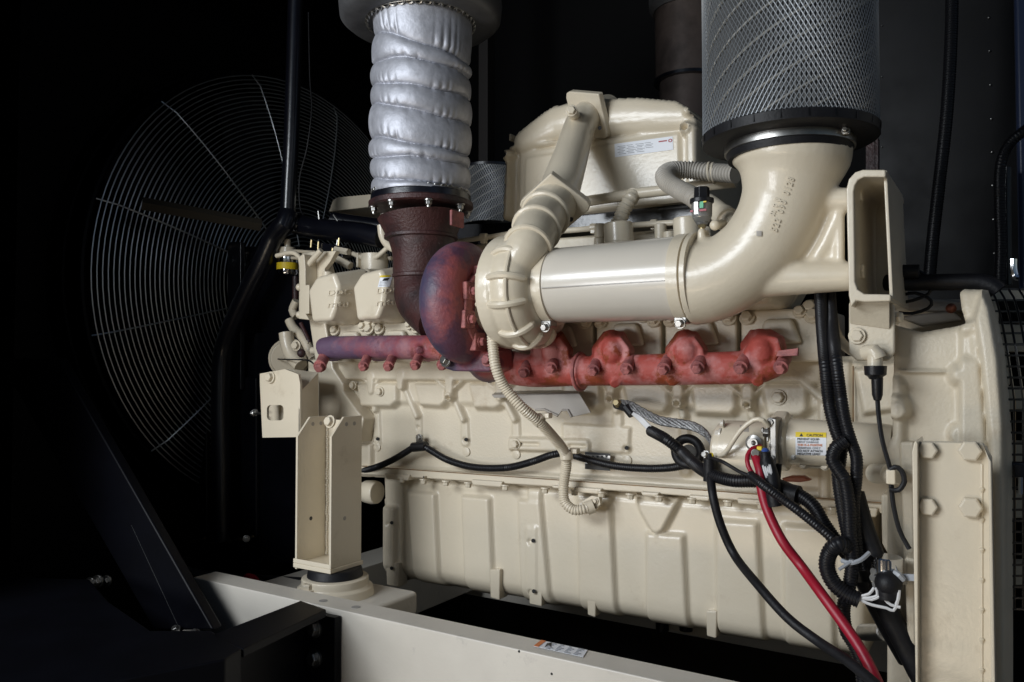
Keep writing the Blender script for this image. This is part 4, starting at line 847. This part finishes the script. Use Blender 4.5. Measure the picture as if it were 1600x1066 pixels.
wrapbox(st, 'etched_frame', 1156, 674, 14, 10, 1, GREYB, stb, .0006, 0)
# pinkish drip patch and sensor fitting
m = MB(); m.prism(pts([(1220,748),(1235,744),(1255,744),(1268,751),(1250,754),(1225,753)], 1.78), (0, .02, 0)); obj('red_primer_patch', m, mat('red_primer', (.3, .09, .05), .5), eng, bevel=.004)
m = MB(); m.cyl(W(1365, 740, 1.62), W(1390, 740, 1.58), .018, 16); m.cyl(W(1386, 745, 1.58), W(1408, 745, 1.56), .014, 16); m.prism(pts([(1385,730),(1402,730),(1402,755),(1385,755)], 1.555), (0, .03, 0)); obj('speed_sensor', m, BEIGE, eng, bevel=.003)
# sensor connector on foot plate
m = MB(); m.tube(spline(pts([(1300,480,1.74),(1304,508,1.68),(1312,530),(1330,548),(1350,552)], 1.6), .003), .009, 12); m.box(W(1348, 560, 1.54), W(1360, 546, 1.56)); m.tube(spline(pts([(1352,552,1.55),(1366,550,1.54),(1372,560,1.54)]), .01), .014, 14); m.cyl(W(1367, 575, 1.54), W(1367, 548, 1.54), .013, 20); m.lathe(W(1367, 580, 1.54), (0, 0, 1), [(0, .019), (.009, .02)], 18)
obj('sensor_connector', m, BEIGE, eng, bevel=.001)
# ================================================================ exhaust outlet, insulated bellows
EX = W(657, 300, 1.80); EYc = 1.80
ex = thing('exhaust_outlet', 'dark rusty brown flanged exhaust pipe between silver hose and turbine', 'exhaust pipe', W(650, 480, EYc))
def ez(y, px=657): return W(px, y, EYc).z
m = MB(); c = [W(658, 340, EYc), W(660, 372, EYc), W(660, 400, EYc), W(657, 440, EYc), W(663, 470, EYc - .02), W(690, 500, EYc - .05)]
m.tube(*splr(c, [.125, .098, .086, .078, .078, .07], .01), n=40); exo = obj('outlet_pipe', m, RUST, ex, smooth=60)
for y, r_, h_ in ((322, .150, .02), (372, .106, .012), (432, .084, .012)):
    m = MB(); m.lathe((W(658, y, EYc).x, EYc, ez(y) - h_ * .5), (0, 0, 1), [(0, r_ * .96), (h_ * .2, r_), (h_ * .8, r_), (h_, r_ * .96)], 56); obj('flange_ring', m, RUST, ex)
m = MB(); m.lathe((W(658, 318, EYc).x, EYc, ez(318)), (0, 0, 1), [(0, .145), (.022, .143)], 56); obj('gasket_band', m, BLACKM, ex, bevel=.003)
for k in range(8):
    a = R(-100 + 45 * k + 12); c = Vector((W(658, 322, EYc).x + .135 * math.cos(a), EYc + .135 * math.sin(a), ez(322)))
    m = MB(); m.bolt(c + Vector((0, 0, -.010)), (0, 0, -1), .010, .014); m.cyl(c + Vector((0, 0, -.03)), c + Vector((0, 0, .02)), .0055, 10); obj('flange_nut', m, STEEL, ex, bevel=.001)
m = MB(); m.box(W(706, 352, EYc - .06), W(722, 333, EYc)); obj('outlet_lug', m, PINKB, ex, bevel=.004)
# quilted silver hose: lofted rings squeezed by slanting stitched seams, with puckers
hz = thing('insulated_exhaust_hose', 'silver quilted insulation sleeve spiralling up over the rusty exhaust pipe', 'insulated hose', W(657, 310, EYc))
n, z0, z1 = 260, ez(308), ez(-60); NZ = 420; V = []; Fc = []
H0 = z1 - z0; rb = W(733, 200, EYc) - W(657, 200, EYc); RB = .143
s1 = PX(W(657, 200, EYc))
seams = [(312, 0), (290, 8), (256, 8), (234, 15), (184, 18), (148, 12), (112, 10), (84, 30), (-40, 20)]
random.seed(11); ph = [random.random() * 6.3 for _ in range(40)]
sz = [ez(s[0]) for s in seams]
for j in range(NZ + 1):
    z = z0 + H0 * j / NZ
    for i in range(n):
        a = 2 * math.pi * i / n; 
        # seam heights slant round the sleeve
        g = 0; best = 9
        za = [sz[k] + s1 * (-seams[k][1] * .75 * math.cos(a - .66) - (9 if k else 0) * math.cos(a + .91) - 2 * math.sin(2 * a + ph[k]) - 1.2 * math.sin(5 * a + ph[k + 3])) for k in range(len(seams))]
        for k in range(len(za) - 1):
            if za[k] <= z <= za[k + 1]:
                t = (z - za[k]) / (za[k + 1] - za[k]); g = (max(0, 4 * t * (1 - t))) ** .33
                w1 = math.exp(-t * 8); w2 = math.exp(-(1 - t) * 11)
                pk = (abs(math.sin(a * 17 + ph[k] + 2 * math.sin(3 * a))) ** .6 - .6) * w1 * (t > 0) * .017 * min(1, t * 14) * max(0, .4 + math.sin(5 * a + ph[k])) + (abs(math.sin(a * 11 + ph[k + 1] * 2)) ** .7 - .6) * w2 * .007 * min(1, (1 - t) * 14)
                g = g * (.022 if za[k+1] - za[k] < .1 else .025) + pk + .003 * math.sin(3 * a + ph[k + 9]); break
        r_ = RB - .021 + g + .003 * math.sin(2 * a + z * 9)
        V.append((EX.x + r_ * math.cos(a), EYc + r_ * math.sin(a), z))
Fc = [(j*n+i, j*n+(i+1)%n, (j+1)*n+(i+1)%n, (j+1)*n+i) for j in range(NZ) for i in range(n)]
me = bpy.data.meshes.new('x'); me.from_pydata(V, [], Fc); obj('quilted_sleeve', me, SILVER, hz, smooth=180)
def lace(name, zc, r, k_, parent, rt, mt):
    m = MB()
    for k in range(k_):
        a = 2 * math.pi * k / k_; c = Vector((EX.x + r * math.cos(a), EYc + r * math.sin(a), zc)); t = Vector((-math.sin(a), math.cos(a), 0)); o_ = Vector((math.cos(a), math.sin(a), 0))
        w_ = math.pi * r / k_ * .8; m.tube([c + (t * math.cos(b) * w_ + (Vector((0, 0, 1)) * .7 + o_ * .7) * math.sin(b) * rt * 3) for b in [q * math.pi / 5 for q in range(10)]], rt, 5, closed=True)
    m.tube([Vector((EX.x + r * math.cos(a), EYc + r * math.sin(a), zc)) for a in [k * math.pi / 30 for k in range(60)]], rt, 6, closed=True)
    return obj(name, m, mt, parent)
lace('lacing_wire', ez(304), .139, 44, hz, .0016, STEEL)
tp = thing('exhaust_joint_cover', 'dark silver padded cover with laced edge around the top of the exhaust hose', 'insulation cover', (EX.x, EYc, ez(20)))
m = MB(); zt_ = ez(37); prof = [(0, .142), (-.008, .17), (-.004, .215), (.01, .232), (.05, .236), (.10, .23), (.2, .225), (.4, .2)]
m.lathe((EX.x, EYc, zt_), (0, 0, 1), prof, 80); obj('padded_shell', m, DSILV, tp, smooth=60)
lace('edge_lacing', zt_ - .004, .158, 40, tp, .003, STEEL)
# ================================================================ wrapped duct in the background
du = thing('wrapped_duct', 'dim grey wrapped duct rising behind the large mesh filter', 'duct', W(1065, 200, 3.0))
m = MB(); p = lambda y: W(1075, y, 3.0)
m.lathe((p(140).x, 3.0, p(330).z), (0, 0, 1), [(0, .11), (p(128).z - p(330).z, .11), (p(126).z - p(330).z, .125), (p(-60).z - p(330).z, .13)], 48); obj('duct_sleeve', m, mat('dim_wrap', (.13, .10, .088), .55, metal=.3, var=.5, vscale=6, bump=1, bscale=14), du)
m = MB(); m.lathe((p(140).x, 3.0, p(20).z), (0, 0, 1), [(0, .135), (.02, .15), (.4, .16)], 48); obj('duct_collar', m, DSILV, du)
m = MB(); m.lathe((p(140).x, 3.0, p(130).z), (0, 0, 1), [(0, .132), (.012, .132)], 48); obj('duct_band', m, BLACKM, du)
# ================================================================ air filters (mesh cylinders)
def filt(px, pyb, Y, r, h, nw, label, cat, grp, wt=.0008, top=None):
    t = thing('air_filter', label, cat, W(px, pyb, Y), None); t['group'] = grp
    c = W(px, pyb, Y); ri = r * .93
    # pleated paper: zigzag ring
    m = MB(); k_ = 120; V = []
    ring = [(ri - (.004 if i % 2 else 0)) for i in range(k_ * 2)]
    for z in (0, h):
        for i in range(k_ * 2): a = math.pi * i / k_; V.append((c.x + ring[i] * math.cos(a), c.y + ring[i] * math.sin(a), c.z + z))
    nn = k_ * 2; m.add(V, [(i, (i + 1) % nn, (i + 1) % nn + nn, i + nn) for i in range(nn)]); obj('pleated_media', m, PLEAT, t, smooth=5)
    m = MB()
    for s in range(11):
        a0 = 2 * math.pi * s / 11
        P = [Vector((c.x + (ri + .001) * math.cos(a0 + z / (r * .5)), c.y + (ri + .001) * math.sin(a0 + z / (r * .5)), c.z + z)) for z in [h * i / 80 for i in range(81)]]
        m.tube(P, .0028, 5)
    obj('glue_bead', m, mat('glue_bead_cream', (.30, .29, .26), .6), t)
    m = MB()
    for s in (1, -1):
        for i in range(nw):
            a0 = 2 * math.pi * i / nw; tw = h * .55 / r; n_ = max(8, int(h / .012)); P = []
            for j in range(n_ + 1):
                a = a0 + s * tw * j / n_; P.append(Vector((c.x + r * math.cos(a), c.y + r * math.sin(a), c.z + h * j / n_)))
            m.tube(P, wt, 3, cap=False)
    obj('wire_mesh', m, WIREM, t)
    return t, c
t, c = filt(1232, 210, IY, .165, .75, 122, 'large wire mesh air filter standing on the beige intake elbow', 'air filter', 'mesh air filters')
m = MB(); m.lathe(c + Vector((0, 0, -.020)), (0, 0, 1), [(0, .158), (.003, .166), (.020, .168), (.024, .162)], 80); rim = obj('rubber_rim', m, RUBBER, t)
for k in range(22):
    m = MB(); a = 2 * math.pi * k / 22; o_ = Vector((math.cos(a), math.sin(a), 0)); q = c + o_ * .1675 + Vector((0, 0, -.014)); tt = Vector((-math.sin(a), math.cos(a), 0)) * .0012
    m.prism([q - tt, q + tt, q + tt + Vector((0, 0, .014)), q - tt + Vector((0, 0, .014))], o_ * .0012); obj('rim_notch', m, WALLM, rim)
m = MB(); m.lathe(c + Vector((0, 0, -.034)), (0, 0, 1), [(0, .118), (.002, .121), (.012, .121), (.018, .150), (.022, .158)], 80); obj('rubber_boot', m, RUBBER, t)
m = MB(); m.lathe(c + Vector((0, 0, -.036)), (0, 0, 1), [(0, .1195), (.0006, .1235), (.0205, .1235), (.021, .119)], 80); bc = obj('steel_band_clamp', m, STEEL, t)
m = MB(); m.lathe(c + Vector((0, 0, -.049)), (0, 0, 1), [(0, .117), (.013, .120)], 80); obj('rubber_cuff', m, RUBBER, t)
a = R(-22); q = c + Vector((.124 * math.cos(a), .124 * math.sin(a), -.024)); m = MB(); m.box(q - Vector((.007, .010, .008)), q + Vector((.007, .004, .008))); m.bolt(q + Vector((.0, -.012, 0)), (0, -1, 0), .006, .010); obj('clamp_screw', m, STEEL, t, bevel=.002)
t2, c2 = filt(766, 352, 2.62, .12, .215, 80, 'smaller wire mesh air filter standing behind the silver hose', 'air filter', 'mesh air filters', .0009)
m = MB(); m.lathe(c2 + Vector((0, 0, .215)), (0, 0, 1), [(0, .122), (.01, .122), (.012, .11)], 48); m.lathe(c2 + Vector((0, 0, .225)), (0, 0, 1), [(0, .006), (.02, .006)], 8); obj('end_cap', m, BLACKM, t2)
# ================================================================ hoses, conduits and cables
def cable(name, label, cat, path, r, mt, corrd=True, grp=None, pitch=.008, Y=None):
    P = pts(path, Y)
    m = corr(P, r, pitch * .6, .045, 12) if corrd else MB()
    if not corrd: m.tube(spline(P, .012), r, 14)
    return tag(obj(name, m, mt), label, cat, grp)
gc = thing('grey_conduit', 'ribbed grey-beige conduit curving down from the compressor to the oil pan', 'conduit', W(925, 790, 1.8))
obj('conduit_hose', corr(pts([(769,512,1.56),(770,540,1.56),(775,575,1.56),(790,607,1.58),(817,638,1.60),(843,660,1.64),(866,685,1.70),(881,705,1.74),(885,725,1.76),(881,755,1.77),(882,782,1.77),(895,796,1.77),(912,796,1.78),(924,791,1.80)]), .0125, .006, .06, 16), HOSEG, gc)
gh = bpy.data.objects['conduit_hose']; gh.data.materials[0] = BEIGE
for (x, y, Y, dx, dy) in ((842,657,1.64,9,7),(885,712,1.75,1,14)):
    m = MB(); m.tube([W(x - dx*.5, y - dy*.5, Y), W(x + dx*.5, y + dy*.5, Y)], .0165, 20); m.box(W(x + 4, y - 3, Y), W(x + 22, y - 12, Y + .02)); obj('conduit_clamp', m, BEIGE, gc, bevel=.003)
m = MB(); m.prism(pts([(908,784),(924,775),(936,777),(938,788),(926,801),(912,803)], 1.80), (0, .015, 0)); m.cyl(W(916, 795, 1.79), W(928, 790, 1.80), .017, 20); m.bolt(W(930, 783, 1.798), (0, -1, 0), .006); obj('end_flange', m, BEIGE, gc, bevel=.002)
cable('wavy_harness', 'black conduit sagging in waves along the block above the pan', 'harness', [(555,738,1.84),(585,731),(615,718),(645,700),(656,695),(670,702),(700,719),(740,730),(790,731),(830,722),(862,711),(885,709,1.83),(915,717),(960,728),(1010,732),(1045,731),(1070,727)], .0095, BLACKP, Y=1.815)
hc = thing('harness_clip', 'steel p-clip and black loop bolting the wavy conduit to the block', 'clip', W(655, 698, 1.8))
m = MB(); m.prism(pts([(650,680),(660,680),(661,694),(650,694)], 1.832), (0, .003, 0)); obj('clip_strap', m, STEEL, hc); m = MB(); m.tube(pts([(645,699),(666,697)], 1.815), .014, 16); obj('clip_loop', m, BLACKP, hc); bolts(hc, STEEL, [(W(655, 684, 1.830), (0, -1, 0), .008)])
cable('branch_harness', 'thick black conduit running from the white wires to the starter and down right', 'harness', [(1016,673,1.74),(1040,686),(1065,706),(1085,725,1.62),(1110,741,1.58),(1145,751,1.56),(1185,752,1.56),(1215,758,1.56),(1245,772,1.55),(1270,790,1.54),(1288,820,1.53),(1308,848,1.52),(1330,872,1.50)], .0125, BLACKP, Y=1.70)
m = MB(); m.tube([W(1075, 706, 1.76) + Vector((.030 * math.cos(a), 0, .030 * math.sin(a))) for a in [k * math.pi / 24 for k in range(48)]], .0105, 12, closed=True); tag(obj('cable_grommet', m, RUBBER), 'black rubber ring where the harness enters the block', 'ring')
m = MB(); m.cyl(W(1075, 707, 1.80), W(1076, 707, 1.77), .018, 16); tag(obj('round_fitting', m, STEEL), 'bright metal fitting seen inside the black rubber ring', 'fitting')
m = MB(); P = spline(pts([(968,631,1.78),(985,634,1.76),(1005,645,1.74),(1030,657,1.72),(1060,662,1.70),(1085,667,1.68),(1103,678,1.66),(1113,695,1.64),(1112,708,1.63)]), .008)
for k in range(6):
    m.tube([p + Vector((.0, .003 * math.sin(i * .55 + k), .008 * math.sin(i * .45 + k * 1.047))) for i, p in enumerate(P)], .0035, 6)
tag(obj('ground_strap', m, BRAID), 'flat braided metal strap arching to the starter terminal', 'strap')
m = MB(); m.cyl(W(963, 632, 1.79), W(982, 638, 1.77), .011, 10); m.tube(pts([(978,636,1.76),(988,648,1.755)]), .011, 10); tag(obj('black_tape_wrap', m, RUBBER), 'black tape wrapped where strap and white wires meet the block', 'tape')
m = MB(); m.ball(W(966, 631, 1.775), .010, 6); m.cyl(W(964, 631, 1.78), W(962, 629, 1.76), .007, 6); tag(obj('ground_stud', m, BRASS), 'stud and nut fixing the braided strap to the block', 'stud')
m = MB()
for k in range(4): m.tube(spline(pts([(985 + k * 2, 644 - k, 1.755), (998 + k * 1.5, 656 - k * 1.3, 1.74), (1017 + k, 676 - k * 2, 1.735)]), .01), .0027, 6)
tag(obj('white_wires', m, WHITEW), 'bundle of white wires running from the strap into the black conduit', 'wires')
cable('black_battery_cable', 'heavy smooth black cable curving from the starter down to the right', 'cable', [(1109,715,1.60),(1110,740,1.58),(1114,775),(1126,820),(1148,868),(1185,915,1.48),(1230,965,1.44),(1275,1000,1.42),(1320,1030,1.38),(1360,1062,1.34),(1400,1100,1.3)], .0085, RUBBER, False, Y=1.55)
m = MB(); m.lathe(W(1109, 752, 1.58), (0, 0, 1), [(0, .013), (.045, .0125)], 14); m.lathe(W(1109, 724, 1.58), (0, 0, 1), [(0, .006), (.02, .004)], 10); tag(obj('cable_boot', m, RUBBER), 'black heat-shrink boot at the top of the heavy black cable', 'boot')
cable('red_battery_cable', 'heavy red cable sweeping from the starter terminal to the lower right', 'cable', [(1180,712,1.56),(1188,735,1.54),(1190,765,1.53),(1200,800,1.52),(1222,845),(1252,885),(1285,930,1.46),(1318,975,1.44),(1345,1015,1.42),(1368,1060,1.40),(1385,1100,1.38)], .0092, REDC, False, Y=1.5)
cable('thin_red_wire', 'thin red wire looping from the starter terminal', 'wire', [(1189,698,1.575),(1176,701,1.56),(1168,712,1.55),(1169,728,1.54),(1177,742,1.54)], .0045, REDC, False)
cable('cream_wire', 'cream wire arching over the starter motor', 'wire', [(1122,712,1.60),(1133,708,1.58),(1145,690,1.57),(1158,672,1.57),(1178,656,1.57),(1192,657,1.57),(1200,666,1.58)], .005, BEIGE, False)
cable('thin_black_lead', 'thin black lead running diagonally under the starter motor', 'wire', [(1112,716,1.58),(1130,722),(1155,737),(1175,745)], .0035, RUBBER, False, Y=1.53)
cable('diagonal_conduit', 'slim black conduit crossing over the red cable to the zip tie', 'harness', [(1172,742,1.52),(1195,760),(1220,778),(1250,800),(1285,828),(1310,850),(1328,866)], .0085, BLACKP, Y=1.49)
m = MB(); m.tube(spline(pts([(1196,706,1.54),(1198,722,1.54),(1206,745,1.53),(1209,775,1.52),(1212,790,1.52)]), .01), [.010] * 2 + [.014] * (len(spline(pts([(1196,706,1.54),(1198,722,1.54),(1206,745,1.53),(1209,775,1.52),(1212,790,1.52)]), .01)) - 2), 12); m.tube(pts([(1217,725,1.56),(1214,755,1.56)]), .006, 10)
tag(obj('taped_wire_branch', m, RUBBER), 'short black taped branch hanging below the starter terminals', 'tape')
m = MB()
for k in range(4): m.tube(spline(pts([(1192 + k * 3, 722, 1.535 - k * .001), (1195 + k * 3, 735, 1.522), (1201 + k * 2.2, 752, 1.52)]), .008), .0032, 6)
tag(obj('striped_wires', m, WHITEW), 'short bundle of white striped wires below the starter terminals', 'wires')
m = MB(); m.box(W(1182, 704, 1.553), W(1193, 697, 1.565)); tag(obj('yellow_lug_sleeve', m, YELL, bevel=.002), 'yellow crimp sleeve on the red starter terminal lead', 'sleeve')
m = MB(); m.ball(W(1112, 712, 1.60), .007, 4); tag(obj('yellow_lug_sleeve', m, YELL), 'yellow crimp sleeve at the end of the braided strap', 'sleeve')
m = MB(); m.ball(W(1196, 706, 1.548), .008, 5); tag(obj('blue_crimp', m, mat('blue_crimp', (.03, .08, .3), .4)), 'small blue crimp sleeve by the yellow one', 'sleeve')
m = MB(); m.tube(spline(pts([(1205,760,1.55),(1225,770,1.55),(1248,776,1.545)]), .01), .02, 14); tag(obj('tape_junction', m, RUBBER), 'black taped junction where harness branches join under the starter', 'tape')
grp = 'black conduits hanging from under the elbow arm'
cable('vertical_conduit', 'left black ribbed conduit hanging behind the elbow arm', 'conduit', [(1278,400,1.74),(1281,440,1.70),(1284,500,1.62),(1290,570),(1296,630),(1305,668),(1314,695),(1312,720),(1310,745),(1316,790),(1326,840),(1336,880)], .0115, BLACKP, grp=grp, Y=1.52)
cable('vertical_conduit', 'right black ribbed conduit hanging beside the mounting bracket', 'conduit', [(1292,400,1.76),(1296,440,1.72),(1300,500,1.63),(1306,560),(1314,620),(1321,660),(1330,690),(1338,715),(1338,745),(1334,790),(1338,840),(1345,890)], .0105, BLACKP, grp=grp, Y=1.51)
cable('vertical_conduit', 'middle black ribbed conduit crossing between the two hanging ones', 'conduit', [(1322,688,1.495),(1306,700),(1301,718),(1310,735),(1320,752),(1326,790),(1328,830),(1332,870),(1328,910),(1318,950),(1322,985),(1336,1010),(1346,1040),(1352,1100)], .0115, BLACKP, grp=grp, Y=1.49)
cable('looped_conduit', 'fat black conduit looping left below the zip tie to the white wires', 'conduit', [(1330,858,1.50),(1312,850),(1297,862),(1292,885),(1302,910),(1322,928),(1343,938)], .0135, BLACKP, Y=1.47)
m = MB(); m.tube(spline(pts([(1345,860,1.52),(1362,900,1.55),(1385,950,1.56),(1415,1010,1.56),(1440,1060,1.56)]), .02), .019, 12); m.tube(spline(pts([(1350,900,1.55),(1380,960,1.58),(1420,1030,1.6)]), .02), .02, 12); tag(obj('shadowed_harness', m, RUBBER), 'thick dark harness in shadow behind the chrome relay', 'harness')
m = MB(); m.tube(spline(pts([(1335,770,1.54),(1352,830,1.53),(1372,880,1.53),(1385,915,1.53)]), .02), .017, 12); tag(obj('relay_harness', m, RUBBER), 'black harness slanting down to the chrome relay', 'harness')
m = MB(); m.tube(spline(pts([(1316,876,1.465),(1328,880,1.455),(1345,875,1.46),(1358,864,1.475)]), .006), .004, 6); m.tube(pts([(1331,877,1.455),(1311,890,1.44)]), .0028, 6); m.box(W(1326, 881, 1.452), W(1334, 874, 1.462)); tag(obj('zip_tie', m, TIE), 'grey zip tie round the black conduits with its tail pointing left', 'zip tie')
rl = thing('chrome_relay', 'shiny round relay can hanging among white wires at lower right', 'relay', W(1386, 912, 1.5))
zr = W(1386, 912, 1.50); m = MB(); m.lathe(zr, (0, 0, 1), [(0, .024), (.002, .0255), (.044, .0255), (.046, .024)], 40); obj('relay_can', m, CHROME, rl)
for x, y in ((1367,893),(1366,903),(1370,913),(1410,908)): m = MB(); m.cyl(W(x + 4, y, 1.49), W(x - 3, y, 1.48), .006, 8); obj('relay_terminal', m, STEEL, rl)
m = MB(); m.ball(W(1388, 912, 1.475), .022, 8); m.tube(pts([(1385,905,1.475),(1388,935,1.475)]), .018, 12); obj('relay_boot', m, RUBBER, rl)
m = MB(); m.prism(pts([(1405,897,1.49),(1440,898,1.46),(1440,909,1.46),(1412,907,1.49)]), (0, .003, 0)); m.tube(spline(pts([(1398,895,1.475),(1405,899,1.47),(1411,906,1.475)]), .004), .005, 6); tag(obj('nylon_strap', m, TIE), 'wide grey nylon strap tying the chrome relay to the plate edge', 'strap')
m = MB()
for P_ in ([(1343,932),(1358,928),(1366,918)], [(1343,935),(1360,934),(1371,930),(1369,918)], [(1343,937),(1362,945),(1385,950),(1396,954),(1402,942),(1405,923)], [(1344,934),(1362,937),(1374,932)], [(1383,937),(1392,945),(1407,949)], [(1400,944),(1404,935),(1405,922)]): m.tube(spline(pts(P_, 1.465), .006), .0026, 6)
tag(obj('relay_wires', m, WHITEW), 'loose white wires fanning out below the chrome relay', 'wires')
sl = thing('sensor_lead', 'thin black lead with a plug hanging down from the round connector at right', 'cable', W(1420, 855, 1.55))
m = MB(); m.lathe(W(1368, 593, 1.53), (0, 0, 1), [(0, .010), (.005, .013), (.008, .018), (.024, .019)], 20); m.lathe(W(1371, 626, 1.53), (0, 0, 1), [(0, .006), (.01, .009), (.04, .010)], 12); obj('lead_plug', m, BLACKP, sl, bevel=.001)
m = MB(); m.tube(spline(pts([(1371,622,1.53),(1373,650),(1379,690),(1390,730),(1392,750),(1396,790),(1406,830),(1421,858)], 1.53), .01), .004, 8)
m.tube(spline(pts([(1390,765),(1404,766),(1413,752),(1408,735),(1398,730),(1388,738)], 1.52), .006), .0045, 8); obj('lead_wire', m, RUBBER, sl)
m = MB(); m.box(W(1384, 757, 1.515), W(1402, 732, 1.54)); obj('lead_clip', m, BEIGE, sl, bevel=.003)
# wall side conduits
wc = cable('wall_conduit', 'long black ribbed conduit hanging down the dark sheet wall', 'conduit', [(1488,-60,2.6),(1486,60),(1479,180),(1467,290),(1458,370),(1452,435)], .017, BLACKP, pitch=.012, Y=2.6)
cable('bent_wall_conduit', 'black conduit bending down the wall at the far right', 'conduit', [(1625,190,2.6),(1600,205),(1575,228),(1563,262),(1562,320),(1564,380),(1562,445)], .014, BLACKP, pitch=.012, Y=2.55)
m = MB(); m.tube(spline(pts([(1574,262),(1574,330),(1576,445)], 2.6), .02), .010, 10); tag(obj('straight_wall_cable', m, BLACKM), 'thin straight black pipe beside the bent wall conduit', 'pipe')
m = MB(); m.tube(spline(pts([(1583,405),(1583,420),(1586,432),(1592,434)], 2.4), .01), .009, 10); tag(obj('door_hook', m, CHROME), 'small bright hook at the right edge by the blue post', 'hook')
m = MB(); m.tube(spline(pts([(1385,442,1.7),(1420,442),(1480,441),(1530,441),(1550,447),(1560,455)], 1.72), .02), .016, 12); m.cyl(W(1392, 424, 1.7), W(1436, 424, 1.7), .013, 12); tag(obj('thick_black_cable', m, RUBBER), 'thick black cable lying level above the flywheel housing', 'cable')
m = MB(); 
for P_ in ([(1395,475),(1425,470),(1450,460),(1458,445)], [(1395,465),(1430,458),(1455,470),(1450,482),(1425,490),(1400,488)], [(1436,424),(1448,432),(1455,445)], [(1400,436),(1415,425),(1425,436)]): m.tube(spline(pts(P_, 1.72), .01), .0035, 6)
tag(obj('looped_leads', m, RUBBER), 'thin black leads looping above the flywheel housing', 'wires')
# ================================================================ generator screen at the far right
gs = thing('generator_screen', 'black square wire mesh guard over the generator end at the right edge', 'mesh guard', W(1580, 1000, 1.7))
m = MB()
def gp(u, v): # v: 0 top .. 1 bottom, curved over the top
    y = 452 + 500 * v; Y = 1.66 + .25 * max(0, .16 - v) / .16; x = 1534 + 38 * min(1, (v / .35)) ** .6 + u
    return W(x, y, Y)
for k in range(30): m.tube([gp(u, k / 29) for u in (0, 30, 60, 110)], .0022, 5)
for u in (0, 13, 27, 42, 58, 75): m.tube([gp(u, k / 40) for k in range(41)], .0022, 5)
obj('screen_mesh', m, BLACKM, gs)
m = MB(); m.tube(pts([(1568,728,1.64),(1640,730,1.64)]), .008, 8); m.cyl(W(1594, 726, 1.63), W(1594, 745, 1.63), .010, 8); obj('screen_clamp', m, BLACKM, gs)
m = MB(); m.cyl(W(1595, 745, 1.63), W(1595, 772, 1.63), .004, 8); obj('clamp_screw', m, CHROME, gs)
ge = thing('generator', 'beige generator end with dark openings behind the mesh guard at the right edge', 'generator', W(1590, 1060, 1.9))
for y0, y1, Y in ((452,478,2.1),(506,550,1.85),(603,640,1.85),(690,728,1.82),(770,810,1.84),(880,915,1.86)): m = MB(); m.prism(pts([(1545,y0),(1680,y0+4),(1680,y1),(1548,y1)], Y), (0, .05, 0)); obj('frame_band', m, BEIGE, ge, bevel=.003)
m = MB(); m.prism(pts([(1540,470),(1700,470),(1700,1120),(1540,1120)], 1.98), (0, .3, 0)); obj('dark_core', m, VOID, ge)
m = MB(); m.prism(pts([(1568,552),(1578,552),(1578,602),(1568,600)], 1.66), (0, .01, 0)); obj('screen_tab', m, BEIGE, ge, bevel=.002)
